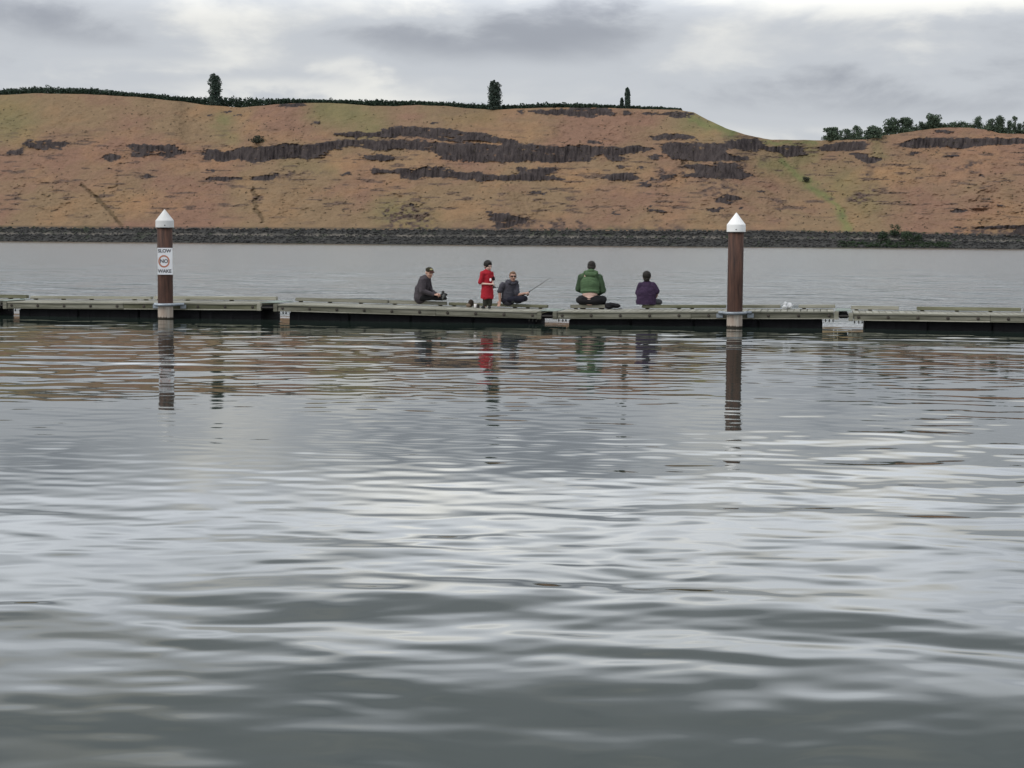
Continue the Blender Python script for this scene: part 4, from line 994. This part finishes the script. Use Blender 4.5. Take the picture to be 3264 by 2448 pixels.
def red_kid():
    r, t, z = person_root(1554, 0.72, 0.0, 'child in long red shirt standing on the dock holding a fishing reel')
    s = .96
    hd, q, Bm = head_parts((0.005, 0, .968), math.radians(-42), s, 0.25)
    hr, hl = vec(.085, -.15, .565), vec(.125, -.06, .575)
    body = hd + [capsule((-.01, 0, .80), (0, 0, .89), .040, .040), capsule((-.01, 0, .45), (-.02, 0, .78), .09, .095), capsule((-.10, -.08, .77), (-.155, -.10, .575), .032, .027), capsule((-.155, -.10, .575), hr, .027, .019),
                 capsule((.07, .05, .77), (.115, .03, .65), .03, .026), capsule((.115, .03, .65), hl, .026, .019), capsule((-.05, -.01, .40), (-.055, 0, .06), .05, .032), capsule((.05, .02, .40), (.05, .02, .06), .05, .032)]
    body += hand(hr, (.95, .1, .1), (0, .5, -1), .72, .8, 1) + hand(hl, (.5, -.6, -.3), (0, -.3, -1), .72, .8, -1)
    b = organic('body', body, .006, SKINP, r, 3)
    face_extras(b, q, Bm, s); hair_cap('hair', q, Bm, s * 1.04, HAIRD, r, .024, 0.0, 8)
    sh = [capsule((-.012, 0, .78), (-.012, 0, .60), .125, .130, (0, 1, 0), .85), capsule((-.012, 0, .60), (-.008, 0, .27), .130, .152, (0, 1, 0), .85), capsule((-.11, -.05, .80), (.08, .04, .80), .062, .055), capsule((-.01, 0, .83), (-.005, 0, .86), .07, .055),
          capsule((-.105, -.08, .785), (-.150, -.10, .605), .060, .055), capsule((.075, .05, .785), (.11, .035, .68), .055, .052)]
    hem = .225
    def clip(co):
        low = co[:, 2] < hem + .03; co = co.copy(); co[:, 2] = np.maximum(co[:, 2], hem + .012 * np.sin(co[:, 0] * 30)); return co
    st = organic('shirt', sh, .0065, REDS, r, 4, .010, 12, 9, clip)
    organic('sleeve_band', [capsule((.105, .028, .695), (.11, .026, .683), .057, .057)], .006, BLKC, st, 2)
    organic('print', [ell(vec(.082, -.088, .66), vec(.026, .012, .040), np.eye(3))], .005, WHT, st, 2)
    organic('trousers', [capsule((-.05, -.01, .30), (-.055, 0, .10), .066, .052), capsule((.05, .02, .30), (.05, .02, .10), .066, .052), capsule((-.04, 0, .30), (.04, 0, .30), .07, .07)], .0065, OLIVE, r, 4, .007, 16, 2)
    shoe('boot', (-.075, .03, .012), (-.10, -.13, .014), (0, 0, 1), .85, r); shoe('boot', (.045, .05, .012), (.06, -.11, .014), (0, 0, 1), .85, r)
    # the reel he holds is a thing of its own
    o = empty('fishing_reel', DK(t, .72, z) + e3 * .15 - n3 * .15 + vec(0, 0, .535), YAW); tag(o, 'small dark fishing reel and handle held by the child in red', 'fishing reel')
    link('handle', bmesh_mesh('handle', lambda bm: tube(bm, [(-.07, .03, .03), (.03, 0, -.02), (.075, -.01, -.05)], [.012, .011, .008], 8), smooth=True), DARKM, o)
    def fs(bm): lathe(bm, [(0, -.02), (.024, -.02), (.026, -.014), (.018, -.01), (.018, .01), (.026, .014), (.024, .02), (0, .02)], 14)
    me = bmesh_mesh('spool', fs); me.transform(Matrix.Translation((.02, -.01, -.045)) @ Matrix.Rotation(1.57, 4, 'X')); link('spool', me, DARKM, o)
red_kid()

def grey_man():
    r, t, z = person_root(1627, DW - 0.06, RAILH, 'person in slate hooded sweatshirt and sunglasses leaning on one arm and fishing')
    hd, q, Bm = head_parts((.065, -.06, .628), math.radians(-72), .98, 0.02)
    hr, hl = vec(-.225, -.11, .075), vec(.345, -.10, .245)
    body = hd + [capsule((.02, .0, .44), (.06, -.04, .56), .055, .055), capsule((-.05, 0, .12), (-.03, 0, .38), .09, .09), capsule((-.17, -.06, .43), (-.235, -.10, .28), .046, .042), capsule((-.235, -.10, .28), hr, .042, .030),
                 capsule((.12, .02, .42), (.155, -.05, .20), .045, .042), capsule((.155, -.05, .20), hl, .041, .028)]
    body += hand(hr, (-.15, -.25, -.9), (-.2, -1, .2), 1.0, .25, 1) + hand(hl, (.92, .05, .25), (0, .3, -1), 1.0, .95, -1)
    b = organic('body', body, VX, SKIN, r, 4); face_extras(b, q, Bm, .98, True)
    hair_cap('hair', q, Bm, .98, HAIRB, r, .006, 0.0, 12)
    gl = organic('sunglasses', [ell(q(.034, .090, .012), vec(.030, .010, .020), Bm), ell(q(-.034, .090, .012), vec(.030, .010, .020), Bm), capsule(q(-.03, .094, .016), q(.03, .094, .016), .005, .005), capsule(q(.06, .082, .016), q(.083, -.01, .016), .005, .004), capsule(q(-.06, .082, .016), q(-.083, -.01, .016), .005, .004)], .0035, GLASS, r, 1)
    jk = [capsule((-.05, 0, .09), (-.045, 0, .22), .155, .16, (0, 1, 0), .85), capsule((-.045, 0, .22), (-.02, 0, .39), .158, .15, (0, 1, 0), .8), capsule((-.14, -.04, .425), (.10, .02, .415), .078, .072), capsule((-.01, 0, .45), (.03, -.02, .49), .10, .085),
          capsule((-.165, -.06, .43), (-.232, -.095, .305), .078, .066), capsule((.12, .02, .42), (.16, -.045, .235), .078, .066)]
    organic('sweatshirt', jk, VX, GREYH, r, 5, .012, 11, 21)
    organic('hood', [capsule((-.075, .0, .51), (.02, .06, .52), .048, .05), capsule((-.075, 0, .51), (-.01, -.11, .475), .045, .032), capsule((.02, .06, .52), (.155, -.03, .50), .05, .042), capsule((.155, -.03, .50), (.06, -.13, .465), .036, .03)], VX, GREYH, r, 4, .008, 14, 6)
    lg = [capsule((-.10, -.01, .085), (.02, -.01, .085), .13, .125, (0, 0, 1), .72), capsule((0, -.08, .10), (.33, -.12, .125), .088, .070), capsule((.33, -.12, .125), (.20, -.02, .055), .062, .05), capsule((0, .08, .10), (.31, .16, .12), .088, .07), capsule((.31, .16, .12), (.14, .05, .05), .062, .05)]
    organic('trousers', lg, VX, NAVY, r, 5, .008, 12, 7)
    shoe('shoe', (.20, -.05, .035), (.06, -.16, .04), (0, -.2, 1), .95, r); shoe('shoe', (.15, .07, .03), (.02, .16, .03), (0, 0, 1), .95, r)
    # rod
    A0 = DK(t, DW - .06, z) + e3 * .40 - n3 * .10 + vec(0, 0, .245)
    o = empty('fishing_rod', A0, YAW); tag(o, 'thin dark fishing rod held by the person in sunglasses', 'fishing rod')
    link('blank', bmesh_mesh('blank', lambda bm: tube(bm, [(-.04, 0, -.02), (.18, .10, .13), (.37, .25, .27), (.52, .40, .39)], [.008, .006, .004, .002], 6), smooth=True), DARKM, o)
    link('grip', bmesh_mesh('grip', lambda bm: tube(bm, [(-.16, -.03, -.09), (.07, .02, .045)], .014, 8), smooth=True), BLKC, o)
    me = bmesh_mesh('reel', lambda bm: lathe(bm, [(0, -.016), (.024, -.016), (.027, 0), (.024, .016), (0, .016)], 12)); me.transform(Matrix.Translation((.02, -.01, -.03)) @ Matrix.Rotation(1.57, 4, 'X')); link('reel', me, DARKM, o)
grey_man()

def green_man():
    r, t, z = person_root(1880, DW - 0.04, RAILH, 'person in green hooded sweatshirt and black trousers sitting with back turned')
    hd, q, Bm = head_parts((.025, .05, .862), math.radians(97), 1.12, 0.35)
    hr, hl = vec(.17, .36, .25), vec(-.14, .36, .25)
    body = hd + [capsule((.02, 0, .68), (.025, .04, .80), .065, .06), capsule((0, -.02, .16), (0, .02, .60), .185, .17, (0, 1, 0), .75), ell((0, -.095, .245), (.160, .055, .06)),
                 capsule((.22, .03, .60), (.30, .07, .34), .055, .05), capsule((.30, .07, .34), hr, .045, .032), capsule((-.21, .03, .60), (-.285, .07, .36), .055, .05), capsule((-.285, .07, .36), hl, .045, .032)]
    body += hand(hr, (-.4, .8, -.1), (0, 0, -1), 1.05, .8, -1) + hand(hl, (.4, .8, -.1), (0, 0, -1), 1.05, .8, 1)
    b = organic('body', body, VX, SKINP, r, 4); hair_cap('hair', q, Bm, 1.12, HAIRD, r, .008, -.02, 31)
    def clip(co):
        co = co.copy(); co[:, 2] = np.maximum(co[:, 2], .278 + .014 * np.sin(co[:, 0] * 15 + 1.0) - .05 * np.clip(co[:, 1], 0, .2)); return co
    jk = [capsule((0, -.005, .34), (0, 0, .48), .225, .228, (0, 1, 0), .72), capsule((0, 0, .48), (.005, .03, .60), .222, .17, (0, 1, 0), .72), capsule((-.17, .03, .635), (.18, .03, .625), .088, .088), capsule((.01, .03, .68), (.02, .04, .72), .12, .09), ell((0, -.02, .325), (.228, .158, .05))]
    organic('sweatshirt', jk, VX, GREEN_, r, 5, .014, 8, 41, clip)
    for sd_, el_, hh in ((1, vec(.288, .07, .34), hr), (-1, vec(-.275, .07, .36), hl)):
        organic('sleeve', [capsule((sd_ * .20, .03, .615), el_, .096, .080), capsule(el_, hh - (hh - el_) * .1, .076, .052)], VX, DGREEN if sd_ < 0 else DGREEN, r, 5, .010, 11, 42 + sd_)
    organic('hood', [capsule((-.10, -.045, .74), (.14, -.045, .735), .055, .055), capsule((-.06, -.075, .70), (.10, -.075, .695), .06, .06), capsule((-.10, -.04, .74), (-.11, .08, .73), .052, .04), capsule((.14, -.04, .735), (.14, .08, .73), .052, .04), ell((.025, -.065, .78), (.095, .045, .05))], VX, GREEN_, r, 4, .008, 13, 44)
    lg = [capsule((-.15, -.01, .10), (.14, -.01, .10), .155, .155, (0, 0, 1), .68), capsule((-.11, -.01, .15), (.11, -.01, .15), .15, .15, (0, 0, 1), .50), capsule((-.14, .02, .10), (-.26, .40, .12), .115, .085), capsule((.14, .02, .10), (.26, .40, .12), .115, .085),
          capsule((-.26, .40, .12), (-.20, .46, -.22), .082, .058), capsule((.26, .40, .12), (.20, .46, -.22), .082, .058), ell((-.20, .01, .105), (.125, .13, .095)), ell((.19, .01, .105), (.12, .13, .095))]
    organic('trousers', lg, VX, BLKC, r, 5, .009, 10, 45)
    shoe('shoe', (-.20, .42, -.33), (-.22, .66, -.34), (0, 0, 1), 1.1, r); shoe('shoe', (.20, .42, -.33), (.22, .66, -.34), (0, 0, 1), 1.1, r)
green_man()

def purple_boy():
    r, t, z = person_root(2061, DW - 0.04, RAILH, 'dark haired child in purple shirt sitting with back turned')
    hd, q, Bm = head_parts((-.005, .03, .630), math.radians(88), 1.06, 0.05)
    hr, hl = vec(.20, .30, .20), vec(-.12, .30, .20)
    body = hd + [capsule((0, 0, .48), (-.005, .02, .58), .048, .047), capsule((0, 0, .12), (0, .01, .40), .10, .09, (0, 1, 0), .8), capsule((.15, .01, .44), (.235, .02, .265), .038, .034), capsule((.235, .02, .265), hr, .034, .024), capsule((-.15, .01, .43), (-.215, .05, .24), .038, .034), capsule((-.215, .05, .24), hl, .034, .024),
                 capsule((.09, .05, .07), (.27, .14, .06), .06, .05), capsule((.27, .14, .06), (.06, .22, .03), .048, .036), capsule((-.09, .05, .07), (-.20, .20, .06), .06, .05), capsule((-.20, .20, .06), (0, .26, .03), .048, .036)]
    body += hand(hr, (-.2, .9, 0), (0, 0, -1), .85, .9, -1) + hand(hl, (.2, .9, 0), (0, 0, -1), .85, .9, 1)
    b = organic('body', body, VX, SKINP, r, 4); hair_cap('hair', q, Bm, 1.08, HAIRD, r, .022, -.035, 51)
    def clip(co): co = co.copy(); co[:, 2] = np.maximum(co[:, 2], .006); return co
    sh = [capsule((-.01, 0, .07), (-.01, 0, .24), .235, .225, (0, 1, 0), .66), capsule((-.005, 0, .24), (0, .01, .40), .212, .155, (0, 1, 0), .68), capsule((-.13, .01, .435), (.12, .01, .44), .07, .075), capsule((-.005, .01, .46), (-.005, .01, .49), .09, .07),
          capsule((.14, .01, .445), (.225, .01, .31), .078, .070), capsule((-.14, .01, .435), (-.20, .03, .28), .078, .072)]
    organic('shirt', sh, VX, PURP, r, 5, .012, 9, 52, clip)
    organic('shorts', [capsule((-.06, .02, .07), (.06, .02, .07), .13, .13, (0, 0, 1), .52), capsule((.09, .04, .07), (.285, .12, .065), .080, .066), capsule((-.09, .04, .07), (-.21, .19, .065), .08, .066)], VX, GREYS, r, 5, .008, 12, 53)
    shoe('shoe', (.08, .22, .03), (-.02, .33, .03), (0, 0, 1), .85, r); shoe('shoe', (0, .26, .03), (.1, .35, .03), (0, 0, 1), .85, r)
purple_boy()

# ---------------------------------------------------------------- small things on the dock
TANC = mat('tan_canvas', (0.24, 0.185, 0.13), (0.16, 0.12, 0.085), 10, 0.9)
PLAS = mat('white_plastic_bag', (0.66, 0.67, 0.68), (0.5, 0.51, 0.53), 9, 0.5)
def on_dock(name, px, w, extra, label, cat):
    t = t_of(px, w, .38); o = empty(name, DK(t, w, deck_z(t) + extra), YAW); tag(o, label, cat); return o
b = on_dock('tackle_bag', 1946, DW - .14, 0, 'slumped black bag lying beside the person in green', 'bag')
organic('bag_body', [ell((-.06, 0, .075), (.075, .10, .075)), ell((.02, 0, .10), (.12, .10, .055)), ell((.13, .01, .085), (.10, .09, .050)), ell((-.03, -.02, .05), (.09, .1, .05))], .008, BLKC, b, 3, .012, 12, 61)
link('strap', bmesh_mesh('strap', lambda bm: tube(bm, [(-.10, -.09, .03), (-.03, -.13, .012), (.08, -.14, .010), (.19, -.11, .012), (.27, -.06, .03)], .014, 6, (1.6, .6))), BLKC, b)
b = on_dock('bait_bag', 1501, DW - .25, 0, 'small brown and tan bag beside the child in red', 'bag')
organic('bag_body', [ell((0, 0, .10), (.068, .06, .085)), ell((-.03, 0, .05), (.08, .06, .05))], .007, mat('brown_canvas', (0.045, 0.032, 0.024), (0.025, 0.018, 0.014), 10, 0.9), b, 3, .006, 15, 62)
organic('flap', [ell((-.05, -.045, .045), (.06, .025, .045))], .006, TANC, b, 2, .004, 15, 63)
c = on_dock('cup', 1516, 0.95, 0, 'small white cup on the deck beside the brown bag', 'cup')
link('cup_body', bmesh_mesh('cup_body', lambda bm: lathe(bm, [(0, .002), (.030, .002), (.034, .03), (.040, .095), (.036, .095), (.031, .03), (.027, .008), (0, .008)], 18), smooth=True), WHT, c)
c = on_dock('bait_tin', 1524, 0.92, 0, 'small dark tin on the deck between the cup and the child in red', 'tin')
link('tin_body', bmesh_mesh('tin_body', lambda bm: lathe(bm, [(0, 0), (.032, 0), (.034, .004), (.034, .07), (.036, .072), (.036, .084), (.033, .088), (0, .088)], 18), smooth=False), DARKM, c)
b = on_dock('plastic_bag', 2508, DW - .28, 0, 'crumpled white plastic bag caught on the dock rail', 'plastic bag')
organic('bag_body', [ell((0, .1, .075), (.09, .07, .075)), ell((-.05, .02, .05), (.055, .05, .05)), ell((.07, .10, .07), (.06, .06, .06)), ell((-.035, .06, .12), (.05, .05, .05)), ell((.05, .12, .115), (.045, .04, .04))], .007, PLAS, b, 2, .016, 22, 64)
